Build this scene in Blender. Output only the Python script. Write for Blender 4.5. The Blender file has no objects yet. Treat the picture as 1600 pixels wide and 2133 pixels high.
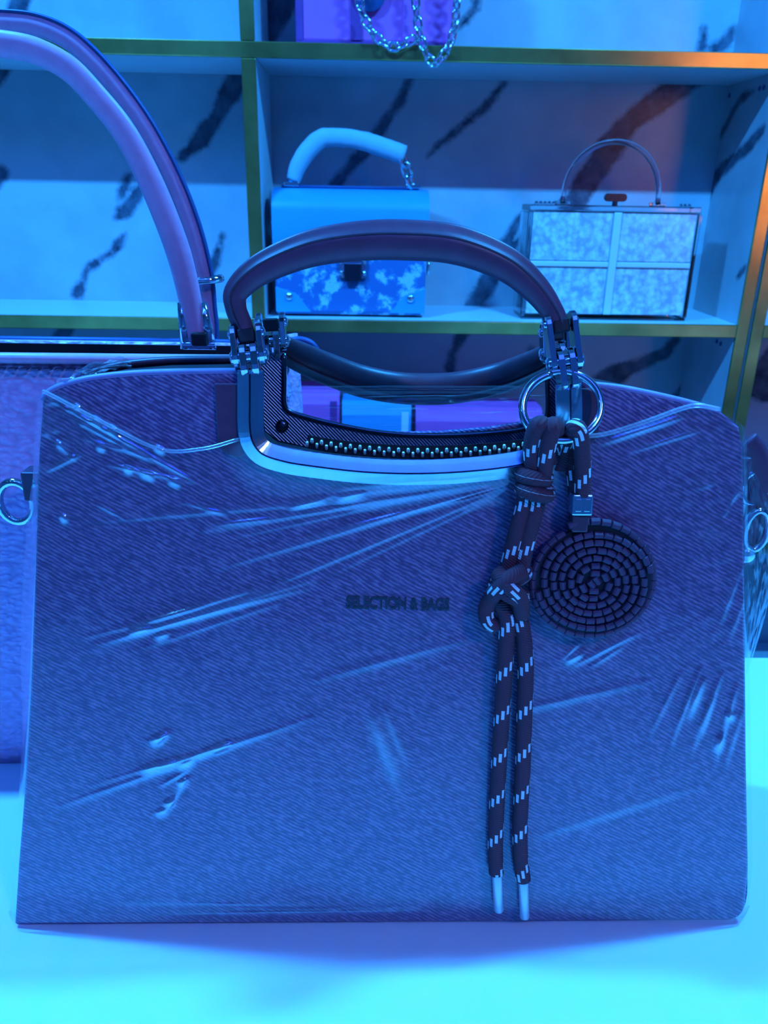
import bpy, math, random
import numpy as np
from mathutils import Vector, Matrix, noise as mnoise
random.seed(7)
V = Vector
sc = bpy.context.scene
# ------------------------------------------------------------------ camera, world, lights, exposure
FPX = 1670.0
PITCH, ROLL, YAW = math.radians(21.8), math.radians(1.05), math.radians(1.7)
TZ = 0.75                       # height of the counter top
CAMZ = TZ + 0.3525
cam_d = bpy.data.cameras.new('camera')
cam = bpy.data.objects.new('camera', cam_d)
sc.collection.objects.link(cam)
CR = Matrix.Rotation(-YAW, 3, 'Z') @ Matrix.Rotation(math.pi/2 - PITCH, 3, 'X') @ Matrix.Rotation(ROLL, 3, 'Z')
CP = V((0, 0, CAMZ))
cam.matrix_world = Matrix.Translation(CP) @ CR.to_4x4()
cam_d.sensor_fit = 'VERTICAL'
cam_d.sensor_height = 36.0
cam_d.lens = FPX/2133.0*36.0
cam_d.clip_start = 0.01
cam_d.dof.use_dof = True
cam_d.dof.focus_distance = 0.37
cam_d.dof.aperture_fstop = 22
sc.camera = cam
w = bpy.data.worlds.new('world'); sc.world = w
w.use_nodes = True
w.node_tree.nodes['Background'].inputs[0].default_value = (0.01, 0.05, 0.5, 1)
w.node_tree.nodes['Background'].inputs[1].default_value = 0.3
sc.view_settings.view_transform = 'Standard'
sc.view_settings.look = 'None'
sc.view_settings.gamma = 1.0
sc.view_settings.use_curve_mapping = False
sc.view_settings.exposure = 0.0
cy = sc.cycles                      # light-path lengths only, to keep the render short
cy.max_bounces = 6; cy.diffuse_bounces = 2; cy.glossy_bounces = 3; cy.transmission_bounces = 5; cy.transparent_max_bounces = 10
cy.caustics_reflective = False; cy.caustics_refractive = False
cy.use_adaptive_sampling = True; cy.adaptive_threshold = 0.08; cy.adaptive_min_samples = 16

def area(name, loc, target, sx, sy, power, col, spread=180):
    l = bpy.data.lights.new(name, 'AREA'); l.shape = 'RECTANGLE'; l.size = sx; l.size_y = sy
    l.energy = power; l.color = col; l.spread = math.radians(spread)
    o = bpy.data.objects.new(name, l); sc.collection.objects.link(o)
    o.location = loc
    o.rotation_euler = (V(target) - V(loc)).to_track_quat('-Z', 'Y').to_euler()
    return o
# blue-cyan tube lights hanging above the back of the counter
area('tube_light', (-0.50, 0.53, TZ+1.10), (-0.50, 0.62, 0), 0.14, 0.03, 29.0, (0.025, 0.31, 1.0))
area('tube_light', (0.48, 0.53, TZ+1.10), (0.48, 0.62, 0), 0.14, 0.03, 24.0, (0.025, 0.34, 1.0))
# deep blue fill added overhead for the ambient light on the bag front
area('ambient_fill', (0.0, -0.9, 2.58), (0.0, -0.8, 0), 1.6, 0.9, 19.5, (0.014, 0.058, 1.0))
# small spot behind the photographer on the right
area('spot_lamp', (0.62, -0.55, 1.95), (0.0, 0.32, 0.85), 0.06, 0.06, 0.45, (0.36, 0.5, 1.0), 60)
# unseen cyan lamps added where the film creases mirror them as glints
for bx, by in ((-1.02, -0.75), (-1.72, -0.85), (0.06, -0.38), (-0.48, -0.60)):
    o = area('glint_lamp', (bx, by, 2.30), (bx, by, 0), 0.045, 0.16, 0.75, (0.06, 0.58, 1.0))
# amber light from the shop front, far right
area('amber_lamp', (1.48, -0.9, 1.38), (0.85, 1.2, 1.25), 0.55, 0.75, 0.22, (1.0, 0.34, 0.04), 34)

# ------------------------------------------------------------------ pixel helpers (1600 x 2133 frame)
def ray(px, py):
    return (CR @ V(((px-800)/FPX, -(py-1066.5)/FPX, -1))).normalized()
def hit(px, py, p0, n):
    d = ray(px, py); t = (V(p0)-CP).dot(n)/d.dot(n)
    return CP + d*t
def atY(px, py, Y): return hit(px, py, (0, Y, 0), V((0, 1, 0)))
def atZ(px, py, Z): return hit(px, py, (0, 0, Z), V((0, 0, 1)))
def atX(px, py, X): return hit(px, py, (X, 0, 0), V((1, 0, 0)))
FWD = CR @ V((0, 0, -1))
def mpp(P): return (V(P)-CP).dot(FWD)/FPX       # metres for one pixel at a point

# ------------------------------------------------------------------ mesh helpers
ORG = {}
def org(p):
    return ORG.get(p.name, V((0, 0, 0))) if p else V((0, 0, 0))
def tag(o, label, cat=None, group=None, kind=None):
    if label: o['label'] = label
    if cat: o['category'] = cat
    if group: o['group'] = group
    if kind: o['kind'] = kind
    return o
def thing(name, loc, label, cat, group=None):
    o = bpy.data.objects.new(name, None); sc.collection.objects.link(o)
    o.empty_display_size = 0.02
    o.location = loc; ORG[o.name] = V(loc)
    return tag(o, label, cat, group)
def obj(name, vs, fs, mat, parent=None, smooth=False, label=None, kind=None, uv=None, bevel=0, auto=None):
    off = org(parent)
    me = bpy.data.meshes.new(name)
    me.from_pydata([tuple(V(v)-off) for v in vs], [], fs)
    me.validate(clean_customdata=False)
    if uv is not None:
        l = me.uv_layers.new(name='UVMap')
        li = np.zeros(len(me.loops), dtype=np.int32); me.loops.foreach_get('vertex_index', li)
        l.data.foreach_set('uv', np.asarray(uv, dtype=np.float32)[li].ravel())
    if smooth: me.polygons.foreach_set('use_smooth', [True]*len(me.polygons))
    if mat: me.materials.append(mat)
    me.update()
    o = bpy.data.objects.new(name, me); sc.collection.objects.link(o)
    if parent:
        o.parent = parent; ORG[o.name] = off
    if bevel:
        m = o.modifiers.new('bevel', 'BEVEL'); m.width = bevel; m.segments = 2; m.limit_method = 'ANGLE'; m.angle_limit = math.radians(40)
    if auto is not None:
        me.polygons.foreach_set('use_smooth', [True]*len(me.polygons))
        me.set_sharp_from_angle(angle=math.radians(auto))
    if label: o['label'] = label
    if kind: o['kind'] = kind
    return o
def merge(*geos):
    vs, fs = [], []
    for a, b in geos:
        n = len(vs); vs += list(a); fs += [tuple(i+n for i in f) for f in b]
    return vs, fs
def box_g(lo, hi):
    x0, y0, z0 = lo; x1, y1, z1 = hi
    vs = [V(p) for p in ((x0,y0,z0),(x1,y0,z0),(x1,y1,z0),(x0,y1,z0),(x0,y0,z1),(x1,y0,z1),(x1,y1,z1),(x0,y1,z1))]
    return vs, [(3,2,1,0),(4,5,6,7),(0,1,5,4),(1,2,6,5),(2,3,7,6),(3,0,4,7)]
def obox_g(c, ax, ay, az):
    """box with half-axis vectors"""
    c, ax, ay, az = V(c), V(ax), V(ay), V(az)
    vs = [c+sx*ax+sy*ay+sz*az for sz in (-1,1) for sx, sy in ((-1,-1),(1,-1),(1,1),(-1,1))]
    return vs, [(3,2,1,0),(4,5,6,7),(0,1,5,4),(1,2,6,5),(2,3,7,6),(3,0,4,7)]
def catmull(pts, n=8, closed=False):
    pts = [np.array(p, float) for p in pts]; out = []
    m = len(pts)
    rng = range(m if closed else m-1)
    for i in rng:
        p1, p2 = pts[i], pts[(i+1) % m]
        p0 = pts[i-1] if (closed or i > 0) else 2*p1-p2
        p3 = pts[(i+2) % m] if (closed or i+2 < m) else 2*p2-p1
        for k in range(n):
            t = k/n
            out.append(0.5*((2*p1)+(-p0+p2)*t+(2*p0-5*p1+4*p2-p3)*t*t+(-p0+3*p1-3*p2+p3)*t**3))
    if not closed: out.append(pts[-1])
    return out
def tube_g(path, rad, seg=10, closed=False, caps=True, flat=1.0, ref=None):
    """tube along a path; flat<1 squashes along ref; returns vs, fs, uv(length, angle)"""
    P = [V(p) for p in path]; n = len(P)
    rad = rad if hasattr(rad, '__len__') else [rad]*n
    vs, fs, uv = [], [], []
    T = []
    for i in range(n):
        a = P[(i-1) % n] if (closed or i > 0) else P[i]
        b = P[(i+1) % n] if (closed or i < n-1) else P[i]
        T.append((b-a).normalized())
    r = V(ref) if ref is not None else (V((0,1,0)) if abs(T[0].y) < .9 else V((1,0,0)))
    N = (r - T[0]*r.dot(T[0])).normalized(); L = 0
    for i in range(n):
        if ref is not None: N = (r - T[i]*r.dot(T[i])).normalized()
        else: N = (N - T[i]*N.dot(T[i])).normalized()
        B = T[i].cross(N)
        if i: L += (P[i]-P[i-1]).length
        for k in range(seg):
            a = 2*math.pi*k/seg
            vs.append(P[i]+N*(math.cos(a)*rad[i]*flat)+B*(math.sin(a)*rad[i])); uv.append((L, k/seg))
    for i in range(n if closed else n-1):
        j = (i+1) % n
        for k in range(seg):
            l = (k+1) % seg
            fs.append((i*seg+k, i*seg+l, j*seg+l, j*seg+k))
    if caps and not closed:
        fs.append(tuple(range(seg-1, -1, -1))); fs.append(tuple((n-1)*seg+k for k in range(seg)))
    return vs, fs, uv
def cyl_g(a, b, r, seg=16, r2=None):
    vs, fs, _ = tube_g([a, b], [r, r if r2 is None else r2], seg)
    return vs, fs
def knob_g(c, ax, r, h, seg=16):
    """rounded stud along axis"""
    c, ax = V(c), V(ax).normalized()
    prof = [(0,r),(h*.4,r),(h*.75,r*.8),(h,r*.35)]
    vs, fs, _ = tube_g([c+ax*p[0] for p in prof], [p[1] for p in prof], seg)
    return vs, fs
def prism_g(pts, d):
    """polygon extruded by vector d"""
    d = V(d); n = len(pts)
    vs = [V(p) for p in pts]+[V(p)+d for p in pts]
    fs = [tuple(range(n-1,-1,-1)), tuple(range(n, 2*n))]+[(i,(i+1)%n,(i+1)%n+n,i+n) for i in range(n)]
    return vs, fs
def grid_g(fn, nu, nv):
    vs = [fn(i/nu, j/nv) for j in range(nv+1) for i in range(nu+1)]
    fs = [(j*(nu+1)+i, j*(nu+1)+i+1, (j+1)*(nu+1)+i+1, (j+1)*(nu+1)+i) for j in range(nv) for i in range(nu)]
    return vs, fs
def band_g(lo, hi, d):
    """strip between two polylines, thickened by vector d"""
    n = len(lo); d = V(d)
    vs = [V(p) for p in lo]+[V(p) for p in hi]; vs = vs+[v+d for v in vs]
    fs = []
    for i in range(n-1):
        fs += [(i,i+1,n+i+1,n+i),(2*n+i,3*n+i,3*n+i+1,2*n+i+1),(i,2*n+i,2*n+i+1,i+1),(n+i,n+i+1,3*n+i+1,3*n+i)]
    fs += [(0,n,3*n,2*n),(n-1,3*n-1,4*n-1,2*n-1)]
    return vs, fs
def sphere_g(c, r, seg=10, rings=6):
    vs, fs = [], []
    for j in range(rings+1):
        a = math.pi*j/rings
        for i in range(seg):
            b = 2*math.pi*i/seg
            vs.append(V(c)+V((r*math.sin(a)*math.cos(b), r*math.sin(a)*math.sin(b), r*math.cos(a))))
    for j in range(rings):
        for i in range(seg):
            fs.append((j*seg+i, (j+1)*seg+i, (j+1)*seg+(i+1)%seg, j*seg+(i+1)%seg))
    return vs, fs

# ------------------------------------------------------------------ materials
class NT:
    def __init__(s, name):
        s.m = bpy.data.materials.new(name); s.m.use_nodes = True
        s.t = s.m.node_tree; s.b = s.t.nodes['Principled BSDF']; s.out = s.t.nodes['Material Output']
        s._tc = None
    def n(s, typ, **kw):
        x = s.t.nodes.new(typ)
        for k, v in kw.items(): setattr(x, k, v)
        return x
    def l(s, a, b): s.t.links.new(a, b)
    def tc(s, which='Object'):
        if not s._tc: s._tc = s.n('ShaderNodeTexCoord')
        return s._tc.outputs[which]
    def mapping(s, scale=(1,1,1), rot=(0,0,0), which='Object'):
        m = s.n('ShaderNodeMapping'); m.inputs['Scale'].default_value = scale; m.inputs['Rotation'].default_value = rot
        s.l(s.tc(which), m.inputs['Vector']); return m.outputs[0]
    def remap(s, vec, scale):
        m = s.n('ShaderNodeMapping'); m.inputs['Scale'].default_value = scale
        s.l(vec, m.inputs['Vector']); return m.outputs[0]
    def noise(s, vec, scale=5, detail=2, rough=.5):
        x = s.n('ShaderNodeTexNoise'); x.inputs['Scale'].default_value = scale; x.inputs['Detail'].default_value = detail
        x.inputs['Roughness'].default_value = rough; s.l(vec, x.inputs['Vector']); return x.outputs['Fac']
    def ramp(s, fac, stops):
        r = s.n('ShaderNodeValToRGB')
        e = r.color_ramp.elements
        while len(e) < len(stops): e.new(0.5)
        for k, (p, c) in zip(e, stops):
            k.position = p; k.color = (*c, 1) if len(c) == 3 else c
        s.l(fac, r.inputs[0]); return r.outputs[0]
    def math(s, op, a, b=None, c=None):
        x = s.n('ShaderNodeMath', operation=op)
        for i, q in enumerate((a, b, c)):
            if q is None: continue
            if isinstance(q, (int, float)): x.inputs[i].default_value = q
            else: s.l(q, x.inputs[i])
        return x.outputs[0]
    def mix(s, fac, a, b):
        x = s.n('ShaderNodeMix', data_type='RGBA')
        for i, q in ((0, fac), (6, a), (7, b)):
            if isinstance(q, (int, float)): x.inputs[i].default_value = q
            elif isinstance(q, tuple): x.inputs[i].default_value = (*q, 1)
            else: s.l(q, x.inputs[i])
        return x.outputs[2]
    def bump(s, h, strength=.3, dist=.001):
        x = s.n('ShaderNodeBump'); x.inputs['Strength'].default_value = strength; x.inputs['Distance'].default_value = dist
        s.l(h, x.inputs['Height']); s.l(x.outputs[0], s.b.inputs['Normal'])
    def set(s, col=None, rough=.5, metal=0, spec=.5, trans=0, ior=None, alpha=None, coat=0):
        b = s.b.inputs
        if isinstance(col, tuple): b['Base Color'].default_value = (*col, 1)
        elif col is not None: s.l(col, b['Base Color'])
        b['Roughness'].default_value = rough; b['Metallic'].default_value = metal
        b['Specular IOR Level'].default_value = spec; b['Transmission Weight'].default_value = trans
        b['Coat Weight'].default_value = coat
        if ior: b['IOR'].default_value = ior
        return s
def simple(name, col, rough=.5, metal=0, spec=.5, trans=0, ior=None, vary=.0, scale=40, bump=0, coat=0):
    m = NT(name)
    nz = m.noise(m.tc(), scale, 3)
    if vary:
        c = m.ramp(nz, [(.25, tuple(x*(1-vary) for x in col)), (.75, tuple(min(1, x*(1+vary)) for x in col))])
        m.set(c, rough, metal, spec, trans, ior, coat=coat)
    else: m.set(col, rough, metal, spec, trans, ior, coat=coat)
    if bump: m.bump(nz, bump, .0006)
    return m.m
M = {}
M['chrome'] = simple('chrome', (.82,.84,.88), .09, 1.0, vary=.04, scale=200)
M['frame_metal'] = simple('brushed_frame_metal', (.60,.76,.84), .20, 1.0, vary=.06, scale=150)
M['dark_metal'] = simple('dark_metal', (.10,.11,.14), .25, 1.0, vary=.1, scale=200)
M['black'] = simple('black_lining', (.012,.011,.016), .6, vary=.2, scale=60)
M['brown'] = simple('brown_leather', (.145,.05,.09), .42, vary=.12, scale=160, bump=.15)
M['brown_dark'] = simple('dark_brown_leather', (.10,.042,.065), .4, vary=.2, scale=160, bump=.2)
M['rim'] = simple('rim_leather', (.34,.23,.42), .42, vary=.08, scale=200)
M['coil'] = simple('coiled_leather', (.12,.045,.09), .45, vary=.15, scale=300, bump=.2)
M['letters'] = simple('stamped_lettering', (.012,.013,.03), .5, vary=.1)
M['zip_metal'] = simple('zip_metal', (.95,.93,.72), .3, .6, vary=.05)
M['gold'] = simple('gold_edge_trim', (.60,.43,.13), .22, .85, vary=.4, scale=14)
M['counter'] = simple('white_counter_laminate', (.88,.91,.92), .3, vary=.02, scale=3)
M['white_board'] = simple('white_board', (.78,.80,.83), .4, vary=.02, scale=5)
M['floor'] = simple('floor_tile', (.42,.42,.45), .3, vary=.1, scale=4)
M['wallp'] = simple('painted_wall', (.55,.56,.6), .7, vary=.05, scale=3)
M['pink'] = simple('magenta_leather', (1.0,.12,.52), .42, vary=.06, scale=30, bump=.05)
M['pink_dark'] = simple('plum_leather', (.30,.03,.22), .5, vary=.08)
M['cyan_leather'] = simple('sky_blue_leather', (.05,.36,.66), .38, vary=.05, scale=20)
M['navy'] = simple('navy_edge', (.03,.07,.22), .5, vary=.1)
M['foam'] = simple('protective_foam_sleeve', (.34,.50,.56), .75, vary=.05, scale=60, bump=.2)
M['acrylic'] = simple('clear_acrylic', (.95,.97,1.0), .04, trans=1.0, ior=1.45)
M['cord_tip'] = simple('satin_cord_tip', (.72,.76,.80), .35, .55, vary=.04)
M['stitch'] = simple('stitch_thread', (.16,.14,.22), .7, vary=.1)

def mk_saffiano():
    m = NT('saffiano_leather')
    r0 = m.mapping((1, 1, 1), (0, math.radians(-29), 0))
    a = m.noise(m.remap(r0, (230, 300, 760)), 1.0, 2, .55)
    wv = m.n('ShaderNodeTexWave', wave_type='BANDS', bands_direction='Z'); wv.inputs['Scale'].default_value = 190
    wv.inputs['Distortion'].default_value = 5.0; wv.inputs['Detail'].default_value = 1; wv.inputs['Detail Scale'].default_value = .35
    m.l(r0, wv.inputs['Vector'])
    h = m.math('ADD', m.math('MULTIPLY', wv.outputs['Fac'], .30), m.math('MULTIPLY', a, 1.05))
    c = m.ramp(h, [(.30, (.11,.054,.135)), (.62, (.18,.090,.21)), (.92, (.44,.26,.43))])
    m.set(c, .45, spec=.22)
    m.bump(h, .5, .0010)
    return m.m
M['saffiano'] = mk_saffiano()
def mk_pebble():
    m = NT('pebbled_lilac_leather')
    vo = m.n('ShaderNodeTexVoronoi', feature='SMOOTH_F1'); vo.inputs['Scale'].default_value = 330
    nz = m.n('ShaderNodeTexNoise'); nz.inputs['Scale'].default_value = 90
    mp = m.mapping((.75, 1, 1.15))
    m.l(mp, nz.inputs['Vector'])
    mx = m.n('ShaderNodeVectorMath', operation='MULTIPLY_ADD'); mx.inputs[1].default_value = (.006,)*3
    m.l(nz.outputs['Color'], mx.inputs[0]); m.l(mp, mx.inputs[2]); m.l(mx.outputs[0], vo.inputs['Vector'])
    h = m.math('MULTIPLY', vo.outputs['Distance'], -1)
    c = m.ramp(vo.outputs['Distance'], [(.2, (.97,.50,.80)), (.75, (.72,.33,.58))])
    m.set(c, .42, spec=.45); m.bump(h, .6, .0022)
    return m.m
M['pebble'] = mk_pebble()
M['lilac'] = simple('smooth_lilac_leather', (.84,.40,.58), .42, vary=.06, scale=250, bump=.15)
def mk_hatch():
    m = NT('hatched_metal')
    wv = m.n('ShaderNodeTexWave', wave_type='BANDS', bands_direction='X'); wv.inputs['Scale'].default_value = 260
    wv.inputs['Distortion'].default_value = .6
    mp = m.mapping((1,1,1), (0, math.radians(45), 0)); m.l(mp, wv.inputs['Vector'])
    c = m.ramp(wv.outputs['Fac'], [(.3, (.05,.08,.16)), (.8, (.26,.38,.60))])
    m.set(c, .32, .9); m.bump(wv.outputs['Fac'], .6, .0006)
    return m.m
M['hatch'] = mk_hatch()
def mk_cord():
    m = NT('braided_cord')
    sep = m.n('ShaderNodeSeparateXYZ'); m.l(m.tc('UV'), sep.inputs[0])
    u, v = sep.outputs[0], sep.outputs[1]
    NC = 9
    cell = m.math('DIVIDE', m.math('FLOOR', m.math('MULTIPLY', v, NC)), NC)
    s = m.math('FRACT', m.math('ADD', m.math('DIVIDE', u, .0225), m.math('MULTIPLY', cell, -1)))
    a = m.math('LESS_THAN', s, .20)
    fv = m.math('FRACT', m.math('MULTIPLY', v, NC))
    b = m.math('MULTIPLY', m.math('GREATER_THAN', fv, .2), m.math('LESS_THAN', fv, .78))
    mask = m.math('MULTIPLY', a, b)
    # braid relief
    bu = m.math('SINE', m.math('ADD', m.math('MULTIPLY', u, 5200), m.math('MULTIPLY', v, 2*math.pi*NC)))
    c = m.mix(mask, (.13,.042,.06), (.80,.84,.86))
    m.set(c, .75, spec=.25); m.bump(bu, .35, .0004)
    return m.m
M['cord'] = mk_cord()
def mk_marble():
    m = NT('white_marble_veined')
    at = m.n('ShaderNodeAttribute', attribute_name='vein_shade')
    p = m.tc()
    nz = m.noise(p, 28, 5, .65)
    nz2 = m.noise(p, 130, 3, .6)
    d = m.math('ADD', at.outputs['Fac'], m.math('MULTIPLY', m.math('SUBTRACT', nz, .5), .020))
    d = m.math('ADD', d, m.math('MULTIPLY', m.math('SUBTRACT', nz2, .5), .004))
    mask = m.ramp(d, [(0.0, (1,1,1)), (.0075, (0,0,0))])
    tone = m.ramp(m.noise(p, 45, 4, .6), [(.3, (.035,.045,.075)), (.7, (.16,.18,.24))])
    base = m.ramp(m.noise(p, 6, 4, .6), [(.35, (.46,.48,.53)), (.6, (.58,.60,.64))])
    c = m.mix(mask, base, tone)
    m.set(c, .25, spec=.4)
    return m.m
M['marble'] = mk_marble()
def mk_film(nm='clear_stretch_film', hz=.0):
    m = NT(nm)
    tr = m.n('ShaderNodeBsdfTransparent'); gl = m.n('ShaderNodeBsdfGlossy'); df = m.n('ShaderNodeBsdfDiffuse')
    gl.inputs['Roughness'].default_value = .15; gl.inputs['Color'].default_value = (.9,.95,1,1)
    df.inputs['Color'].default_value = (.8,.85,.9,1)
    lw = m.n('ShaderNodeLayerWeight'); lw.inputs['Blend'].default_value = .25
    at = m.n('ShaderNodeAttribute', attribute_name='crease')
    f = m.math('ADD', m.math('MULTIPLY', at.outputs['Fac'], .45), m.math('MULTIPLY', lw.outputs['Facing'], .6))
    f = m.math('ADD', f, .016)
    m1 = m.n('ShaderNodeMixShader'); m2 = m.n('ShaderNodeMixShader')
    m.l(f, m1.inputs[0]); m.l(tr.outputs[0], m1.inputs[1]); m.l(gl.outputs[0], m1.inputs[2])
    haze = m.math('ADD', .025+hz, m.math('MULTIPLY', at.outputs['Fac'], .12))
    m.l(haze, m2.inputs[0]); m.l(m1.outputs[0], m2.inputs[1]); m.l(df.outputs[0], m2.inputs[2])
    m.l(m2.outputs[0], m.out.inputs[0])
    m.m.blend_method = 'BLEND' if hasattr(m.m, 'blend_method') else None
    return m.m
M['film'] = mk_film()
M['film_roll'] = mk_film('rolled_film_edge', .16)
def mk_pearl():
    m = NT('pearl_shell_panel')
    vo = m.n('ShaderNodeTexVoronoi'); vo.inputs['Scale'].default_value = 110
    nz = m.noise(m.tc(), 60, 4, .7)
    m.l(m.tc(), vo.inputs['Vector'])
    f = m.math('ADD', m.math('MULTIPLY', nz, .9), m.math('MULTIPLY', vo.outputs['Distance'], -.25))
    c = m.ramp(f, [(.2, (.42,.44,.52)), (.42, (.78,.84,.82)), (.60, (.99,.995,.95))])
    m.set(c, .25, spec=.6); m.bump(f, .3, .001)
    return m.m
M['pearl'] = mk_pearl()
def mk_floral():
    m = NT('floral_print_leather')
    p = m.tc()
    vo = m.n('ShaderNodeTexVoronoi'); vo.inputs['Scale'].default_value = 38; m.l(p, vo.inputs['Vector'])
    nz = m.noise(p, 75, 4, .7)
    f = m.math('ADD', m.math('MULTIPLY', vo.outputs['Distance'], -.55), nz)
    c = m.ramp(f, [(.22, (.04,.16,.40)), (.30, (.10,.34,.60)), (.36, (.42,.66,.78)), (.6, (.36,.60,.76))])
    m.set(c, .4)
    return m.m
M['floral'] = mk_floral()

# ------------------------------------------------------------------ room shell
def struct(name, g, mat, label):
    o = obj(name, g[0], g[1], mat); return tag(o, label, None, None, 'structure')
RX0, RX1, RY0, RY1, RH = -2.4, 2.2, -2.2, 1.52, 2.62
struct('floor', box_g((RX0, RY0, -.05), (RX1, RY1, 0)), M['floor'], 'grey tiled shop floor')
struct('ceiling', box_g((RX0, RY0, RH), (RX1, RY1, RH+.05)), M['wallp'], 'plain shop ceiling')
struct('wall_back', box_g((RX0, RY1, 0), (RX1, RY1+.05, RH)), M['wallp'], 'painted wall behind the shelving')
struct('wall_left', box_g((RX0-.05, RY0, 0), (RX0, RY1, RH)), M['wallp'], 'painted wall on the left')
struct('wall_right', box_g((RX1, RY0, 0), (RX1+.05, RY1, RH)), M['wallp'], 'painted wall on the right')
struct('wall_front', box_g((RX0, RY0-.05, 0), (RX1, RY0, RH)), M['wallp'], 'painted wall behind the camera')

# ------------------------------------------------------------------ counter
CY1 = atZ(1590, 1366, TZ).y
ct = thing('display_counter', (0, .2, 0), 'white laminate display counter the wrapped handbag stands on', 'counter')
CX0, CX1 = -1.3, 1.25
g = box_g((CX0, -.34, TZ-.03), (CX1, CY1, TZ)); obj('counter_top', *g, M['counter'], ct, bevel=.004)
g = box_g((CX0+.03, -.30, .08), (CX1-.03, CY1-.03, TZ-.031)); obj('cabinet_body', *g, M['white_board'], ct, bevel=.003)
g = box_g((CX0+.06, -.26, 0), (CX1-.06, CY1-.06, .08)); obj('plinth', *g, M['dark_metal'], ct)

# ------------------------------------------------------------------ shelving
D, DEP = 1.20, 0.172
DB = D+DEP
zlow = atY(780, 666, D).z; zup = atY(780, 92, D).z
TH = .019
pitch = zup-zlow
xdiv = .5*(atY(524, 320, D).x)+.5*(atY(527, 320, D).x)      # centre of divider
xr = atY(1599, 318, D).x                                     # inner face of the right-hand side panel
PT = atY(1528, 861, D).x - atY(1504, 861, D).x               # panel thickness
x1 = xr+PT
xl = 2*xdiv-xr-.10
ztop = zup+pitch; zb2 = zlow-pitch; zb3 = zb2-pitch+.06

def dist_poly(X, Z, poly):
    best = np.full(X.shape, 9.0)
    for (a, wa), (b, wb) in zip(poly[:-1], poly[1:]):
        ax, az = a; bx, bz = b
        dx, dz = bx-ax, bz-az; L2 = dx*dx+dz*dz+1e-12
        t = np.clip(((X-ax)*dx+(Z-az)*dz)/L2, 0, 1)
        d = np.hypot(X-(ax+t*dx), Z-(az+t*dz)) - (wa+(wb-wa)*t)
        best = np.minimum(best, d)
    return best
def veined(name, corner, eu, ev, lines, parent, thick, step=.008):
    """marble board; corner + s*eu + t*ev, vein distance stored on the vertices; lines in (s, t) metres"""
    Lu, Lv = eu.length, ev.length; u, v = eu/Lu, ev/Lv
    nu, nv = max(2, int(Lu/step)), max(2, int(Lv/step))
    S, Tt = np.meshgrid(np.linspace(0, Lu, nu+1), np.linspace(0, Lv, nv+1))
    d = np.full(S.shape, 9.0)
    for pl in lines: d = np.minimum(d, dist_poly(S, Tt, pl))
    vs, fs = grid_g(lambda a, b: corner+eu*a+ev*b, nu, nv)
    n = u.cross(v)*-thick
    k = len(vs)
    vs += [corner+n, corner+eu+n, corner+eu+ev+n, corner+ev+n]
    c0, c1, c2, c3 = 0, nu, (nv+1)*(nu+1)-1, nv*(nu+1)
    fs += [(k+3,k+2,k+1,k),
           tuple([k, k+1]+list(range(nu, -1, -1))),
           tuple([k+2, k+3]+list(range(c3, c2+1))),
           tuple([k+1, k+2]+[j*(nu+1)+nu for j in range(nv, -1, -1)]),
           tuple([k+3, k]+[j*(nu+1) for j in range(0, nv+1)])]
    o = obj(name, vs, fs, M['marble'], parent)
    at = o.data.attributes.new('vein_shade', 'FLOAT', 'POINT')
    at.data.foreach_set('value', np.concatenate([d.ravel(), np.full(4, 9.0)]).astype(np.float32))
    return o
def wl(pts, corner):        # photo stroke on the back panels -> polyline in panel metres
    out = []
    for x, y, wpx in pts:
        P = atY(x, y, DB); out.append(((P.x-corner.x, P.z-corner.z), wpx*mpp(P)*.5))
    return out
STROKES = [
 [(1470,150,30),(1400,190,40),(1310,255,34),(1270,310,46),(1215,390,40),(1165,470,34)],
 [(1215,380,6),(1150,450,10),(1060,520,14)],
 [(1052,170,3),(1010,225,6),(960,265,7),(915,300,6),(893,325,3)],
 [(862,150,4),(830,215,10),(790,275,16),(745,330,10),(700,385,20)],
 [(760,325,3),(735,330,6),(712,365,4)],
 [(770,132,3),(730,140,10),(690,150,4)],
 [(1085,450,6),(1050,520,20),(1010,600,34),(985,640,24)],  # cast shadow left of the box clutch, painted in with the veins
 [(505,140,38),(480,190,34),(455,235,16),(420,290,26),(375,330,10)],
 [(330,365,8),(290,400,14),(258,440,20),(243,455,6)],
 [(270,365,4),(255,395,10),(250,430,6)],
 [(260,488,2),(235,525,4),(180,560,4),(168,600,10),(160,612,14)],
 [(463,490,3),(452,530,8),(438,570,10)],
 [(150,668,16),(135,690,16),(110,712,8)],
 [(965,690,14),(945,730,10),(935,760,16),(945,790,8)],
 [(1105,725,5),(1118,755,5)],
 [(1420,690,6),(1385,735,18),(1330,760,18),(1275,785,40),(1230,815,40)],
 [(1478,690,6),(1458,745,10),(1440,790,4),(1400,830,4)],
 [(600,-40,60),(575,30,46),(548,85,30)],
 [(60,-40,14),(42,10,30),(28,40,16)],
 [(985,-30,4),(992,15,5),(970,45,4),(950,60,3)],
 [(1465,60,3),(1463,100,12)], [(1530,55,3),(1518,85,10),(1490,100,14)],
 [(8,140,18),(-20,190,10)], [(5,360,16),(-30,420,10)],
 [(270,108,5),(262,125,8),(280,140,4)],
 [(1640,700,30),(1600,790,90),(1575,805,40)],
]
def back_lines(c): return [wl(s, c) for s in STROKES]
def trim_box(name, lo, hi, parent):
    return obj('edge_trim', *box_g(lo, hi), M['gold'], parent, bevel=.0012, label='gold edge trim')
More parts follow.
